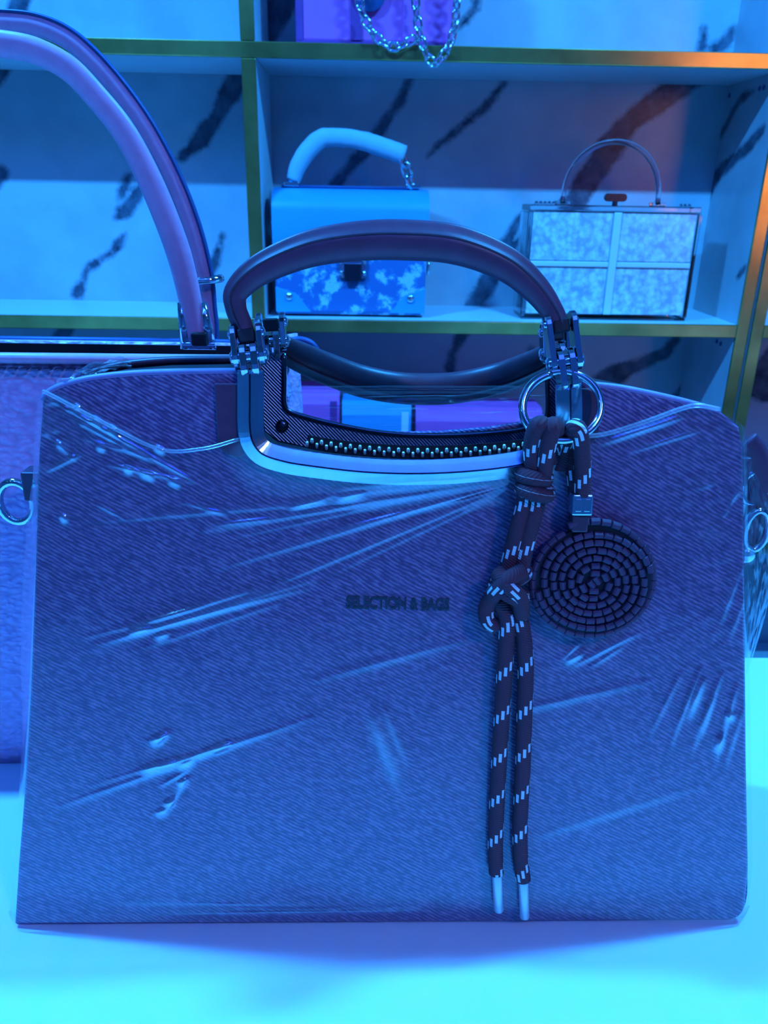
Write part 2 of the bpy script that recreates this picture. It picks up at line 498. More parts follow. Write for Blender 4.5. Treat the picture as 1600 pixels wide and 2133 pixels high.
def shelf_unit(nm, label, xa, xb, divs, lines_right=None):
    u = thing(nm, ((xa+xb)/2, D+.1, 0), label, 'shelf')
    c = V((xa+PT, DB, .06))
    veined('back_panel', c, V((xb-xa-2*PT, 0, 0)), V((0, 0, ztop-.06)), back_lines(c), u, .008)
    for k, xs in enumerate((xa, xb-PT)):
        # each side panel is a marble board facing inwards plus its gold front trim
        face_r = (k == 0)
        if face_r:
            sp = obj('side_panel', *box_g((xs, D+.0015, 0), (xs+PT, DB+.008, ztop)), M['white_board'], u)
        else:
            cc = V((xs, D+.0015, 0))
            sp = veined('side_panel', V((xs, DB+.008, 0)), V((0, -(DEP+.0065), 0)), V((0, 0, ztop)), lines_right or [], u, PT)
        trim_box('edge_trim', (xs, D-.0035, 0), (xs+PT, D+.001, ztop), sp)
    xsd = [xa+PT]+[q for q in divs]+[xb-PT]
    for q in divs:
        dv = obj('divider', *box_g((q-.009, D+.0015, .06), (q+.009, DB-.0005, ztop-TH)), M['white_board'], u)
        zs = [zb3, zb2, zlow, zup, ztop]
        for z0, z1 in zip(zs[:-1], zs[1:]):
            trim_box('edge_trim', (q-.0095, D-.003, z0+.0005), (q+.0095, D+.001, z1-TH-.0005), dv)
    for z in (zb3, zb2, zlow, zup, ztop):
        xs = [xa+PT]+list(divs)+[xb-PT]
        for i in range(len(xs)-1):
            a = xs[i]+(.0095 if i else .0); b = xs[i+1]-(.0095 if i < len(xs)-2 else 0)
            obj('shelf_board', *box_g((a+.0003, D+.0015, z-TH), (b-.0003, DB-.0005, z)), M['white_board'], u)
        trim_box('edge_trim', (xa+PT, D-.0035, z-TH), (xb-PT, D+.001, z), u)
    return u
# veins and screw holes on the inner face of the right side panel
def sl(pts):
    out = []
    for x, y, wpx in pts:
        P = atX(x, y, xr); out.append(((DB+.008-P.y, P.z), wpx*mpp(P)*.35))
    return out
RLINES = [sl(s) for s in ([(1590,270,8),(1565,300,30),(1520,340,26),(1490,370,30),(1478,412,6)],
                          [(1570,190,6),(1545,205,14),(1525,235,14),(1503,280,12)], [(1552,560,3),(1535,580,4)])]
unit = shelf_unit('display_shelf', 'marble-backed display shelving with gold edges holding the small bags', xl, x1, [xdiv], RLINES)
for px, py in ((1511,200),(1520,199),(1583,184),(1592,182),(1494,711),(1502,716)):
    P = atX(px, py, xr)
    obj('screw_cap', *cyl_g(P+V((.002,0,0)), P+V((-.0012,0,0)), .0034, 12), M['navy'], unit)
u2 = shelf_unit('display_shelf', 'second marble shelf unit cut off at the right-hand frame edge', x1+.0045, x1+.0045+.62, [])

# ------------------------------------------------------------------ wrapped saffiano handbag on the counter
BL, BR = atZ(30, 1928, TZ+.0015), atZ(1522, 1917, TZ+.0015)
UX = (BR-BL).normalized()                        # along the bag
BY = V((-UX.y, UX.x, 0)); BY = BY if BY.y > 0 else -BY   # towards its back
UP = (V((0,0,1))+BY*.15).normalized()            # up the leaning front face
FN = UX.cross(UP); FN = FN if FN.y < 0 else -FN  # out of the front face
def F(px, py, off=0.0):
    return hit(px, py, BL+FN*off, FN)
BC = (BL+BR)/2
hb = thing('handbag', BC+BY*.06, 'large saffiano leather handbag wrapped in clear stretch film, with brown handles', 'handbag')
FT = .004
SAF = M['saffiano']
left_e = [(88,835),(80,950),(72,1200),(62,1450),(50,1650),(38,1800),(30,1926)]
right_e = [(1521,1917),(1536,1912),(1548,1899),(1555,1882),(1559,1860),(1560,1800),(1556,1600),(1554,1400),(1553,1200),(1551,1050),(1549,935),(1541,890),(1500,858)]
top_r = [(1470,850),(1400,832),(1300,811),(1214,801)]
cut = [(1212,905),(1195,935),(1150,952),(1060,968),(950,978),(850,981),(750,977),(640,965),(560,948),(530,925),(523,890)]
top_l = [(521,776),(450,776),(300,779),(200,788),(140,801),(102,817)]
outline = left_e+right_e+top_r+cut+top_l
# front panel: triangulated cap, slightly padded
def fill_panel(name, pts, thick_vec, mat, parent, bev=.0015, label=None):
    import bmesh
    bm = bmesh.new()
    vs = [bm.verts.new(V(p)-org(parent)) for p in pts]
    f = bm.faces.new(vs)
    r = bmesh.ops.extrude_face_region(bm, geom=[f])
    ex = [v for v in r['geom'] if isinstance(v, bmesh.types.BMVert)]
    bmesh.ops.translate(bm, verts=ex, vec=thick_vec)
    bmesh.ops.triangulate(bm, faces=[q for q in bm.faces if len(q.verts) > 4])
    bmesh.ops.recalc_face_normals(bm, faces=bm.faces)
    me = bpy.data.meshes.new(name); bm.to_mesh(me); bm.free(); me.materials.append(mat)
    o = bpy.data.objects.new(name, me); sc.collection.objects.link(o); o.parent = parent
    if parent: ORG[o.name] = org(parent)
    if bev:
        m = o.modifiers.new('bevel', 'BEVEL'); m.width = bev; m.segments = 2; m.limit_method = 'ANGLE'; m.angle_limit = math.radians(50)
    if label: o['label'] = label
    return o
fill_panel('front_panel', [F(*p) for p in outline], -FN*FT, SAF, hb)
# back panel leans the other way
DBOT, DTOP = .120, .050
def back_of(P):            # matching point on the back panel
    h = max(0, P.z-TZ)
    return P+BY*(DBOT-(h/.28)*(DBOT-DTOP))
bcut = [(1212,905),(1195,935),(1150,952),(1060,968),(950,978),(850,981),(750,977),(640,965),(560,948),(530,925),(523,890)]
def back_rim(p):
    P = back_of(F(*p))
    if p in top_l: P -= V((0,0,.004))
    elif p in top_r or p in right_e[-3:]: P -= V((0,0,.014))
    return P
fill_panel('back_panel', [back_rim(p) for p in outline], BY*FT, SAF, hb)
# folded gussets
def gusset(edge, sgn):
    rows = [F(*p) for p in edge]
    vs, fs = [], []
    for P, q in zip(rows, edge):
        B = back_rim(q); Mid = (P+B)/2 - UX*sgn*.010*min(1, (P.z-TZ)/.1)
        vs += [P-FN*FT*.6-UX*sgn*.0006, Mid, B-UX*sgn*.0006]
    n = len(rows)
    for i in range(n-1):
        for k in range(2):
            a = i*3+k; fs.append((a, a+1, a+4, a+3))
    o = obj('side_gusset', vs, fs, SAF, hb)
    m = o.modifiers.new('thick', 'SOLIDIFY'); m.thickness = .002; m.offset = 0
gusset(left_e, -1)
gusset(right_e[4:], 1)
g = prism_g([F(30,1926)+UX*.004-FN*.003, F(1521,1917)-UX*.001-FN*.003, back_of(F(1521,1917))-UX*.001, back_of(F(30,1926))+UX*.004], V((0,0,.003)))
obj('bottom_panel', *g, SAF, hb)
# dark lining between the walls, just under the zip
lin = []
for p in cut[::-1]: lin.append(F(*p)-FN*.012-UP*.006)
bk = [back_of(F(*p))-BY*.003-UP*.004 for p in cut[::-1]]
obj('zip_tape', *band_g(lin, bk, V((0,0,-.001))), M['black'], hb)
for seg_ in (top_l[:6], top_r[::-1]):
    a = [F(*p)-FN*.005-V((0,0,.006)) for p in seg_]; b = [back_of(F(*p))-BY*.001-V((0,0,.006)) for p in seg_]
    obj('top_lining', *band_g(a, b, V((0,0,-.001))), M['black'], hb)
# piping along the rims (front and back)
for seg_ in (top_l+[(88,835)], [(1500,858)]+top_r):
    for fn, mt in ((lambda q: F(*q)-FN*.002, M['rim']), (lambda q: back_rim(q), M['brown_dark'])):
        pts = catmull([fn(q) for q in seg_], 5)
        vs, fs, uv = tube_g(pts, .0019, 10); obj('rim_piping', vs, fs, mt, hb, True)
# leather tabs beside the metal frame
tab = [(447,798),(524,798),(524,940),(500,952),(474,946),(455,925)]
fill_panel('leather_tab', [F(*p, .0006) for p in tab], FN*.0015, M['brown'], hb, .0006, 'dark brown leather tab beside the metal frame')
tab = [(1190,806),(1252,812),(1246,905),(1228,930),(1200,935),(1188,900)]
fill_panel('leather_tab', [F(*p, .0006) for p in tab], FN*.0015, M['brown'], hb, .0006, 'dark brown leather tab beside the metal frame')

# front metal frame: swept ridged bar with pyramid ends
fpath = [(523,771),(523,800),(523,840),(523,880),(528,915),(548,942),(590,957),(640,966),(750,979),(850,983),(950,980),(1050,970),(1120,955),(1160,935),(1180,905),(1184,880),(1184,840),(1183,800)]
fp = [F(*p, .0022) for p in fpath]
fp = [V(p) for p in catmull(fp, 4)]
def ridged(path, wid, edge, ridge, ref):
    vs, fs = [], []; n = len(path)
    for i, P in enumerate(path):
        T = (path[min(i+1,n-1)]-path[max(i-1,0)]).normalized()
        Bq = T.cross(ref).normalized()
        e = i in (0, n-1)
        h = edge if e else ridge
        prof = [(-1,0),(-1,edge),(-.62,edge+(h-edge)*.42),(-.07,h),(0,h-.0011 if not e else h),(.07,h),(.62,edge+(h-edge)*.42),(1,edge),(1,0)]
        vs += [P+Bq*(wid*a)+ref*b for a, b in prof]
    m = 9
    for i in range(n-1):
        for k in range(m-1): fs.append((i*m+k, i*m+k+1, (i+1)*m+k+1, (i+1)*m+k))
        fs.append((i*m+m-1, i*m, (i+1)*m, (i+1)*m+m-1))
    fs += [tuple(range(m-1,-1,-1)), tuple((n-1)*m+k for k in range(m))]
    return vs, fs
W1 = 27*mpp(F(523, 820))
Wl = W1
obj('metal_frame', *ridged(fp, W1, .0016, .0042, FN), M['frame_metal'], hb, label='silver ridged metal frame of the front wall')
# back frame with a hatched inner face, 4 cm behind
FB0 = F(567, 736)+BY*.041
def FBk(px, py, off=0): return hit(px, py, FB0+FN*off, FN)
hi_e = [(592,736),(592,800),(592,838),(602,856),(640,869),(700,884),(780,899),(860,906),(950,906),(1030,901),(1090,893),(1130,880),(1140,860),(1140,800),(1140,765)]
lo_e = [(545,736),(545,800),(545,860),(550,905),(590,925),(680,942),(780,953),(860,958),(950,957),(1040,950),(1110,940),(1165,925),(1180,880),(1182,800),(1182,765)]
hi_w = [FBk(*p) for p in hi_e]; lo_w = [FBk(*p) for p in lo_e]
hp = obj('back_frame_plate', *band_g(lo_w, hi_w, BY*.003), M['hatch'], hb, label='hatched inner plate of the back metal frame')
for ed in (hi_w,):
    pts = catmull([p+FN*.0004 for p in ed], 5)
    obj('frame_rim', *tube_g(pts, .0012, 8)[:2], M['dark_metal'], hb, True)
P = FBk(588, 887); obj('frame_screw', *knob_g(P, FN, .0031, .0022, 16), M['dark_metal'], hb, auto=40, label='dark round screw')
P = FBk(1125, 885); obj('frame_screw', *knob_g(P, FN, .0031, .0022, 16), M['dark_metal'], hb, auto=40)
# zip teeth
zp = [V(p) for p in catmull([F(*q, -.016) for q in ((640,921),(700,931),(780,939),(860,943),(950,942),(1030,937),(1090,930))], 12)]
zl = [0]
for a, b in zip(zp[:-1], zp[1:]): zl.append(zl[-1]+(b-a).length)
geos = []
NTE = 46
for i in range(NTE):
    s = zl[-1]*i/(NTE-1)
    j = max(k for k in range(len(zl)) if zl[k] <= s+1e-9); j = min(j, len(zp)-2)
    t = (s-zl[j])/max(1e-9, zl[j+1]-zl[j]); P = zp[j].lerp(zp[j+1], t)
    a = UP*(.0009 if i % 2 else -.0009)
    vs, fs, _ = tube_g([P+a-UP*.0013, P+a-UP*.0006, P+a+UP*.0008, P+a+UP*.0013], [.0004,.00085,.00085,.0004], 6)
    geos.append((vs, fs))
vs, fs = merge(*geos); obj('zip_teeth', vs, fs, M['zip_metal'], hb, True, 'pale metal zip teeth', 'stuff')
tp = [p-UP*.0032 for p in zp]; tq = [p+UP*.0032 for p in zp]
obj('zip_band', *band_g([p-FN*.0012 for p in tp], [p-FN*.0012 for p in tq], -FN*.0006), M['black'], hb)

# lettering
def text_obj(name, body, loc, size, ux, up, mat, parent, extrude=.0003, width=None):
    cu = bpy.data.curves.new(name, 'FONT'); cu.body = body; cu.size = size; cu.extrude = extrude
    cu.align_x = 'CENTER'; cu.align_y = 'CENTER'; cu.offset = size*.028
    t = bpy.data.objects.new(name, cu); sc.collection.objects.link(t)
    bpy.context.view_layer.update()
    dg = bpy.context.evaluated_depsgraph_get()
    me = bpy.data.meshes.new_from_object(t.evaluated_get(dg))
    bpy.data.objects.remove(t)
    co = np.array([v.co[:] for v in me.vertices])
    sx = width/(co[:,0].max()-co[:,0].min()) if width else 1
    n = ux.cross(up); n = n if n.dot(FWD) < 0 else -n
    vs = [V(loc)+ux*(c[0]*sx)+up*c[1]+n*c[2] for c in co]
    fs = [tuple(p.vertices) for p in me.polygons]
    return obj(name, vs, fs, mat, parent)
Lc = F(829, 1258, .0004); lw = (F(936,1261)-F(721,1256)).length
lu = (F(936,1261)-F(721,1256)).normalized()
text_obj('lettering', 'SELECTION & BAGS', Lc, 37*mpp(Lc), lu, UP, M['letters'], hb, .0004, lw)

# handles
def padded_handle(name, pts, rad, depth_ref, mat, parent, lean=0):
    """rolled leather handle with a stitched flange on the inner side"""
    path = [V(p) for p in catmull(pts, 8)]
    rr = list(np.interp(np.linspace(0, len(rad)-1, len(path)), range(len(rad)), rad))
    prof = []
    for k in range(28):
        a = 2*math.pi*k/28
        x, y = math.cos(a), math.sin(a)           # x outward, y depth
        q = 1.0
        y2 = y*(.62 if x > -.2 else .62-.30*min(1, (-.2-x)/.4))
        prof.append((x, y2))
    vs, fs = [], []; n = len(path); m = len(prof)
    for i, P in enumerate(path):
        T = (path[min(i+1,n-1)]-path[max(i-1,0)]).normalized()
        O = T.cross(depth_ref).normalized(); Dp = O.cross(T).normalized()
        vs += [P+O*(rr[i]*a)+Dp*(rr[i]*b) for a, b in prof]
    for i in range(n-1):
        for k in range(m): fs.append((i*m+k, i*m+(k+1)%m, (i+1)*m+(k+1)%m, (i+1)*m+k))
    fs += [tuple(range(m-1,-1,-1)), tuple((n-1)*m+k for k in range(m))]
    o = obj(name, vs, fs, mat, parent, True)
    # stitched seam line on both faces
    for sg in (1, -1):
        sp = []
        for i, P in enumerate(path):
            T = (path[min(i+1,n-1)]-path[max(i-1,0)]).normalized()
            O = T.cross(depth_ref).normalized(); Dp = O.cross(T).normalized()
            sp.append(P-O*(rr[i]*.30)+Dp*(rr[i]*.585*sg))
        v2, f2, _ = tube_g(sp, .0005, 6); obj('seam', v2, f2, M['brown_dark'], o, True)
    return o
HP0 = F(523, 771)-FN*.003
HUP = (V((0,0,1))+BY*.10).normalized(); HN = UX.cross(HUP); HN = HN if HN.y < 0 else -HN
def H(px, py, off=0): return hit(px, py, HP0+HN*off, HN)
hc = [(514,700),(503,672),(491,640),(494,605),(545,560),(640,520),(740,503),(840,500),(950,510),(1050,548),(1110,596),(1148,645),(1168,690)]
hr = [20,22,23,26,32,37,40,41,40,36,31,25,23]
hs = mpp(H(800, 500))
padded_handle('front_handle', [H(*p) for p in hc], [r*hs for r in hr], HN, M['brown'], hb)
# back handle drooped behind the bag
BK0 = FB0+BY*.012
def HB(px, py, yo=0): return hit(px, py, BK0+BY*yo, BY)
bh = [((585,722),.004),((622,742),.012),((680,768),.022),((760,796),.030),((850,810),.034),((950,808),.032),((1040,788),.026),((1110,760),.014),((1160,733),.004)]
bs = mpp(HB(850, 800, .03))
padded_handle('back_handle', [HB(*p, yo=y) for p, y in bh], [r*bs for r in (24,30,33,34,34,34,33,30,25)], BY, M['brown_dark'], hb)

# hinge hardware joining handles and frames
def stadium(c, ax_w, ax_l, ax_t, w, l, t):
    pts = []
    for k in range(9):
        a = math.pi*k/8; pts.append(c+ax_w*(w*math.cos(a))+ax_l*(l-w+w*math.sin(a)))
    for k in range(9):
        a = math.pi+math.pi*k/8; pts.append(c+ax_w*(w*math.cos(a))+ax_l*(-(l-w)+w*math.sin(a)))
    return prism_g([p-ax_t*t for p in pts], ax_t*2*t)
def hinge(top, bot, side, depth):
    """two cheek plates hold the handle end at `top`, a lug stands on the frame at `bot`"""
    ax = (top-bot).normalized(); L = (top-bot).length
    sx = (side-ax*side.dot(ax)).normalized(); dp = ax.cross(sx).normalized()
    kn = top*.36+bot*.64
    for s in (-1, 1):
        a, b = kn-ax*.0045, top+ax*.0035
        obj('hinge_plate', *stadium((a+b)/2+sx*s*.0056, dp, ax, sx, .0046, (b-a).length/2, .0013), M['chrome'], hb, bevel=.0004)
        obj('hinge_rivet', *knob_g(kn+sx*s*.0069, sx*s, .0029, .0017, 14), M['chrome'], hb, auto=35)
        obj('hinge_rivet', *knob_g(top+sx*s*.0069-ax*.001, sx*s, .0022, .0013, 14), M['chrome'], hb, auto=35)
        # knuckles standing on the frame
        obj('hinge_knuckle', *stadium(bot*.5+kn*.5+ax*.0012+sx*s*.0024, dp, ax, sx, .0050, (kn-bot).length/2+.0048, .0015), M['chrome'], hb, bevel=.0004)
    obj('hinge_pin', *cyl_g(kn-sx*.0066, kn+sx*.0066, .0030, 14), M['chrome'], hb, auto=35)
    obj('handle_end', *obox_g(top-ax*.0022, sx*.0036, ax*.0030, dp*.0030), M['black'], hb, bevel=.0008)
hinge(H(513, 690), F(523, 771, .0015), UX, FN)
hinge(FBk(563, 668)+BY*.002, FBk(568, 737)+BY*.0015, UX, FN)
hinge(H(1166, 668), F(1183, 801, .0015), UX, FN)
hinge(FBk(1160, 690)+BY*.004, FBk(1161, 766)+BY*.0015, UX, FN)

# side tabs and rings for a shoulder strap
def side_ring(px, py, sgn, rr, tube):
    P = hit(px, py, BL+BY*.042, FN)
    tabp = P-UX*sgn*.010
    obj('side_tab', *obox_g(tabp+V((0,0,.006)), UX*.0065, BY*.006, V((0,0,.0075))), M['brown'], hb, bevel=.001)
    c = P+UX*sgn*.003-V((0,0,.004))
    pts = [c+UX*(sgn*rr*math.cos(a))+(V((0,0,1))*math.sin(a)*rr*1.25) for a in np.linspace(0, 2*math.pi, 25)[:-1]]
    obj('strap_ring', *tube_g(pts, tube, 10, closed=True)[:2], M['chrome'], hb, True)
    return P
side_ring(44, 1030, -1, .0085, .0022)
PR = side_ring(1562, 1000, 1, .007, .0020)
sp = [PR-UX*.006+V((0,0,.020)), PR+UX*.000+V((0,0,.014)), PR+UX*.005+V((0,0,.002)), PR+UX*.007-V((0,0,.014)), PR+UX*.006-V((0,0,.032)), PR+UX*.001-V((0,0,.046))]
obj('shoulder_strap', *tube_g(catmull(sp, 6), .0065, 12, flat=.35, ref=BY)[:2], M['brown'], hb, True, 'brown shoulder strap end bundled at the side')
sc_ = PR+UX*.0065-V((0,0,.026))-BY*.004
obj('strap_clasp', *tube_g([sc_+UX*(.006*math.cos(a))+V((0,0,.011*math.sin(a))) for a in np.linspace(0, 2*math.pi, 21)[:-1]], .0019, 10, closed=True)[:2], M['chrome'], hb, True)
obj('strap_clasp', *knob_g(PR+UX*.004-V((0,0,.040))-BY*.003, -BY, .0045, .004, 14), M['chrome'], hb, auto=40)

# ------------------------------------------------------------------ stretch film (part of the bag)
def seg_d(X, Y, x0, y0, x1, y1):
    dx, dy = x1-x0, y1-y0; L2 = dx*dx+dy*dy
    t = np.clip(((X-x0)*dx+(Y-y0)*dy)/L2, 0, 1)
    return np.hypot(X-(x0+t*dx), Y-(y0+t*dy)), t
GLINTS = [(292,1607,335,1592),(325,1600,365,1588),(368,1602,408,1585),(442,1566,482,1548),(312,1550,342,1541),(322,1543,352,1527),(368,1636,392,1622),(340,1678,366,1668),(322,1698,352,1684),(268,1318,312,1306),(322,1330,352,1318),(1432,1500,1465,1415),(1490,1570,1503,1535),(1518,1505,1525,1485),(1175,1383,1215,1360),(200,928,222,938),(258,975,278,984),(290,985,325,998),(350,1000,378,1012),(190,870,215,885),(225,890,245,900),(150,845,170,855),(320,930,345,944),(128,1070,140,1090),(700,1042,760,1028),(600,1060,680,1040)]
RIDGES = [  # x0,y0,x1,y1,width px,height mm : creases running through the film
 (120,1682,650,1495,7,.7),(180,1640,560,1525,5,.4),(300,1610,470,1552,6,.9),(330,1640,400,1600,5,.8),(340,1700,390,1620,6,.8),(310,1545,350,1530,6,.8),
 (200,1345,660,1205,9,.8),(230,1335,640,1225,6,.6),(250,1315,560,1218,8,.7),(170,1330,420,1265,5,.4),(300,1350,600,1250,5,.4),
 (150,1090,820,1035,7,.4),(1080,998,420,1105,8,.7),(1080,1002,450,1185,7,.6),(1080,1008,520,1240,6,.6),(1070,990,560,1050,7,.5),(1070,985,700,1020,6,.6),(1060,1010,600,1130,5,.5),(1075,1015,680,1200,5,.4),(900,1030,480,1120,5,.4),
 (1505,1400,1440,1570,6,.8),(1535,1430,1490,1590,5,.9),(1460,1390,1395,1560,5,.7),(1548,1480,1510,1600,5,.6),(1420,1400,1350,1540,6,.4),(1490,1450,1460,1540,4,.7),
 (1190,1390,1330,1318,6,.8),(1170,1375,1205,1340,6,.8),(1230,1390,1300,1345,5,.6),
 (110,835,345,968,7,1.0),(130,860,320,965,5,.7),(150,905,330,960,5,.5),(320,955,410,1005,5,.8),(215,965,400,1005,5,.7),(95,900,160,960,7,.6),(100,980,180,940,6,.7),
 (770,1480,835,1650,14,.5),(800,1475,850,1600,7,.4),(1550,1000,1500,1085,5,.7),(1545,1180,1500,1300,5,.7),(1552,1240,1520,1330,5,.6),
 (1250,925,1430,865,8,1.0),(1300,945,1480,890,6,.6),(380,1045,480,1075,5,.5),(200,1050,260,1080,4,.6),(430,1095,560,1080,5,.5),
 (300,1905,880,1898,5,.5),(200,1880,700,1888,5,.4),(650,1420,980,1330,9,.35),(1000,1500,1350,1420,10,.4),(1100,1750,1450,1640,10,.3),
]
RIDGES = [(a, b, c, d, e, h*.7) for a, b, c, d, e, h in RIDGES]+[(a, b, c, d, 9, .85) for a, b, c, d in GLINTS]
ftop = [(35,826),(88,815),(105,822),(200,872),(330,935),(420,935),(498,915),(560,925),(640,942),(750,956),(850,961),(950,957),(1080,943),(1180,905),(1250,906),(1340,880),(1440,846),(1500,852),(1545,874),(1580,905)]
def film_sheet(nm):
    xs = np.linspace(44, 1566, 470)
    NV = 340
    ty = np.interp(xs, [p[0] for p in ftop], [p[1] for p in ftop])
    t = np.linspace(0, 1, NV)
    X = np.repeat(xs[None, :], NV, 0)
    # left and right borders follow the bag edge
    Y = ty[None, :]+(1921-ty[None, :])*t[:, None]
    le = np.interp(Y, [p[1] for p in left_e], [p[0] for p in left_e])
    re_ = np.interp(Y, [835,890,935,1400,1800,1905,1921], [1552,1552,1554,1560,1566,1556,1534])
    X = le-10+(X-44)/(1566-44)*(re_+2-le+10)
    off = np.full(X.shape, .0022)
    # stretched over the ridged frame
    dmin = np.full(X.shape, 1e9)
    for a, b in zip(fpath[:-1], fpath[1:]):
        d, _ = seg_d(X, Y, a[0], a[1], b[0], b[1]); dmin = np.minimum(dmin, d)
    off += .0052*np.clip(1-(dmin-20)/70, 0, 1)**1.5
    crease = np.zeros(X.shape)
    for (x0, y0, x1_, y1_, wd, h) in RIDGES:
        d, tt = seg_d(X, Y, x0, y0, x1_, y1_)
        wd = wd*.8; k = np.exp(-(d/wd)**2)*np.sin(np.pi*np.clip(tt*.96+.02, 0, 1))**.5
        off += h*.0016*k; crease += h*np.exp(-(d/(wd*1.3))**2)*np.sin(np.pi*np.clip(tt, 0, 1))
    # crinkles: noise strongest near the upper corners
    cr = np.exp(-((X-120)/110)**2-((Y-880)/120)**2)+.8*np.exp(-((X-1500)/90)**2-((Y-980)/200)**2)+.5*np.exp(-((X-90)/60)**2-((Y-1050)/90)**2)+.10
    nz = np.zeros(X.shape); lo = np.zeros(X.shape)
    for j in range(X.shape[0]):
        for i in range(X.shape[1]):
            x, y = X[j, i], Y[j, i]
            a = .35*x+y
            nz[j, i] = mnoise.noise((x*.012-y*.012, (y+.45*x)*.055, 3.1)) 
            lo[j, i] = mnoise.noise((x*.006, y*.006, 9.7))
    off += .0007*cr*nz+.0006*lo; crease += .45*np.clip(cr-.12, 0, 1)*np.clip(nz+.25, 0, 1)
    # sides dip backwards around the gusset
    e = np.clip((14-(X-(le-10)))/14, 0, 1)+np.clip((14-((re_+2)-X))/14, 0, 1)
    off -= .012*e**2
    off = np.maximum(off, np.where(e > 0, -1, .0012))
    vs = []
    for j in range(X.shape[0]):
        for i in range(X.shape[1]):
            p = F(X[j, i], Y[j, i], off[j, i]); p.z = max(p.z, TZ+.0012); vs.append(p)
    n = X.shape[1]
    fs = [(j*n+i, j*n+i+1, (j+1)*n+i+1, (j+1)*n+i) for j in range(X.shape[0]-1) for i in range(n-1)]
    return vs, fs, crease
vs, fs, crs = film_sheet('film')
film = obj('stretch_film', vs, fs, M['film'], hb, True, 'clear creased stretch film over the front of the bag')
film.data.attributes.new('crease', 'FLOAT', 'POINT').data.foreach_set('value', np.clip(crs, 0, 1.2).astype(np.float32).ravel())
# film rolled edge along the top of the front sheet
pts = [F(x, y, .0035) for x, y in ftop[1:7]]
obj('film_edge', *tube_g(catmull(pts, 8), .0009, 6)[:2], M['film_roll'], film, True)
pts = [F(x, y, .0035) for x, y in ftop[13:18]]
obj('film_edge', *tube_g(catmull(pts, 8), .0011, 6)[:2], M['film_roll'], film, True)
# film across the back, seen through the dip between the frames
def fb(u, v):
    px = 560+u*600; py = 803+v*150
    b = HB(px, py, .004+.006*math.sin(math.pi*u))
    n = mnoise.noise((px*.006, py*.10, 1.7))*.0022+mnoise.noise((px*.03, py*.22, 4.7))*.0007
    roll = .004*math.exp(-(v/.10)**2)*math.sin(v*60)
    return b-BY*(n+roll)
obj('stretch_film', *grid_g(fb, 150, 60), M['film'], hb, True, 'clear film stretched across the back wall')
# crumpled tuft at the upper left corner and loose folds at the right side
def tuft(u, v):
    px = 92+u*170; py = 832-(70*u+18*math.sin(3*u))+(-14+30*v)
    q = mnoise.noise((u*7, v*6, .4)); r = mnoise.noise((u*9, v*8, 7.4))
    return F(px+10*r, py+8*q, -.004+.006*mnoise.noise((u*8, v*7, 2.2)))+BY*(.012*v)
obj('stretch_film', *grid_g(tuft, 40, 14), M['film_roll'], hb, True, 'crumpled film tuft at the upper left corner')
def flap(u, v):
    # from the right edge of the bag outwards, narrowing downwards
    py = 905+v*500
    wd = 62*math.sin(min(1, v*2.2)*math.pi/2)*(1-max(0, (v-.55)/.45)**1.3)+2
    px = 1549+5*v+u*wd
    z = .010+.022*u+.0035*mnoise.noise((u*5, v*14, .3))+.002*mnoise.noise((u*14+v*9, v*20, 5.3))
    return hit(px, py, BL+BY*(z+.012), FN)
obj('stretch_film', *grid_g(flap, 30, 120), M['film'], hb, True, 'loose film fold bulging over the strap at the right side')
def flap2(u, v):
    py = 950+v*760
    wd = 26*math.sin(math.pi*min(1, .12+v*.95))
    lx = np.interp(py, [p[1] for p in left_e], [p[0] for p in left_e])
    px = lx+2-u*wd
    return hit(px, py, BL+BY*(.004+.02*u+.001*mnoise.noise((u*5, v*14, 8.3))), FN)
obj('stretch_film', *grid_g(flap2, 14, 100), M['film'], hb, True, 'film folded round the left side')

# ------------------------------------------------------------------ bag charm
bc = thing('bag_charm', F(1170, 925, .01), 'brown cord bag charm with coiled leather disc hanging from the handbag', 'bag charm')
rc = (1170, 846); rp = []
for a in np.linspace(0, 2*math.pi, 49)[:-1]:
    s = math.sin(a)
    rp.append(F(rc[0]+82*math.cos(a), rc[1]-72*s, .010-.006*s))
obj('split_ring', *tube_g(rp, .0017, 10, closed=True)[:2], M['chrome'], bc, True, 'chrome split ring')
rp2 = [p+FN*.0005-UP*.0006 for p in rp[14:30]]
obj('split_ring', *tube_g(rp2, .0019, 10)[:2], M['chrome'], bc, True)
CRD = 17.0*mpp(F(1100, 1200))
def cord(pts, off=None, r=CRD, name='cord'):
    P = [F(p[0], p[1], p[2] if len(p) > 2 else .008) for p in pts]
    vs, fs, uv = tube_g(catmull(P, 10), r, 18)
    return obj(name, vs, fs, M['cord'], bc, True, uv=uv)
# loops over the ring
cord([(1150,960,.004),(1140,920,.008),(1136,893,.015),(1124,884,.019),(1112,905,.017),(1108,940,.013),(1112,985,.011),(1118,1010,.010)])
cord([(1172,965,.003),(1168,925,.006),(1160,896,.014),(1152,886,.019),(1146,905,.019),(1139,940,.016),(1132,985,.013),(1126,1012,.012)])
cord([(1165,975,.003),(1175,930,.006),(1188,900,.013),(1200,890,.018),(1208,905,.017),(1212,945,.013),(1214,990,.010),(1213,1032,.009)])
cord([(1190,920,.004),(1194,970,.004),(1200,1030,.005)], r=CRD*.9)
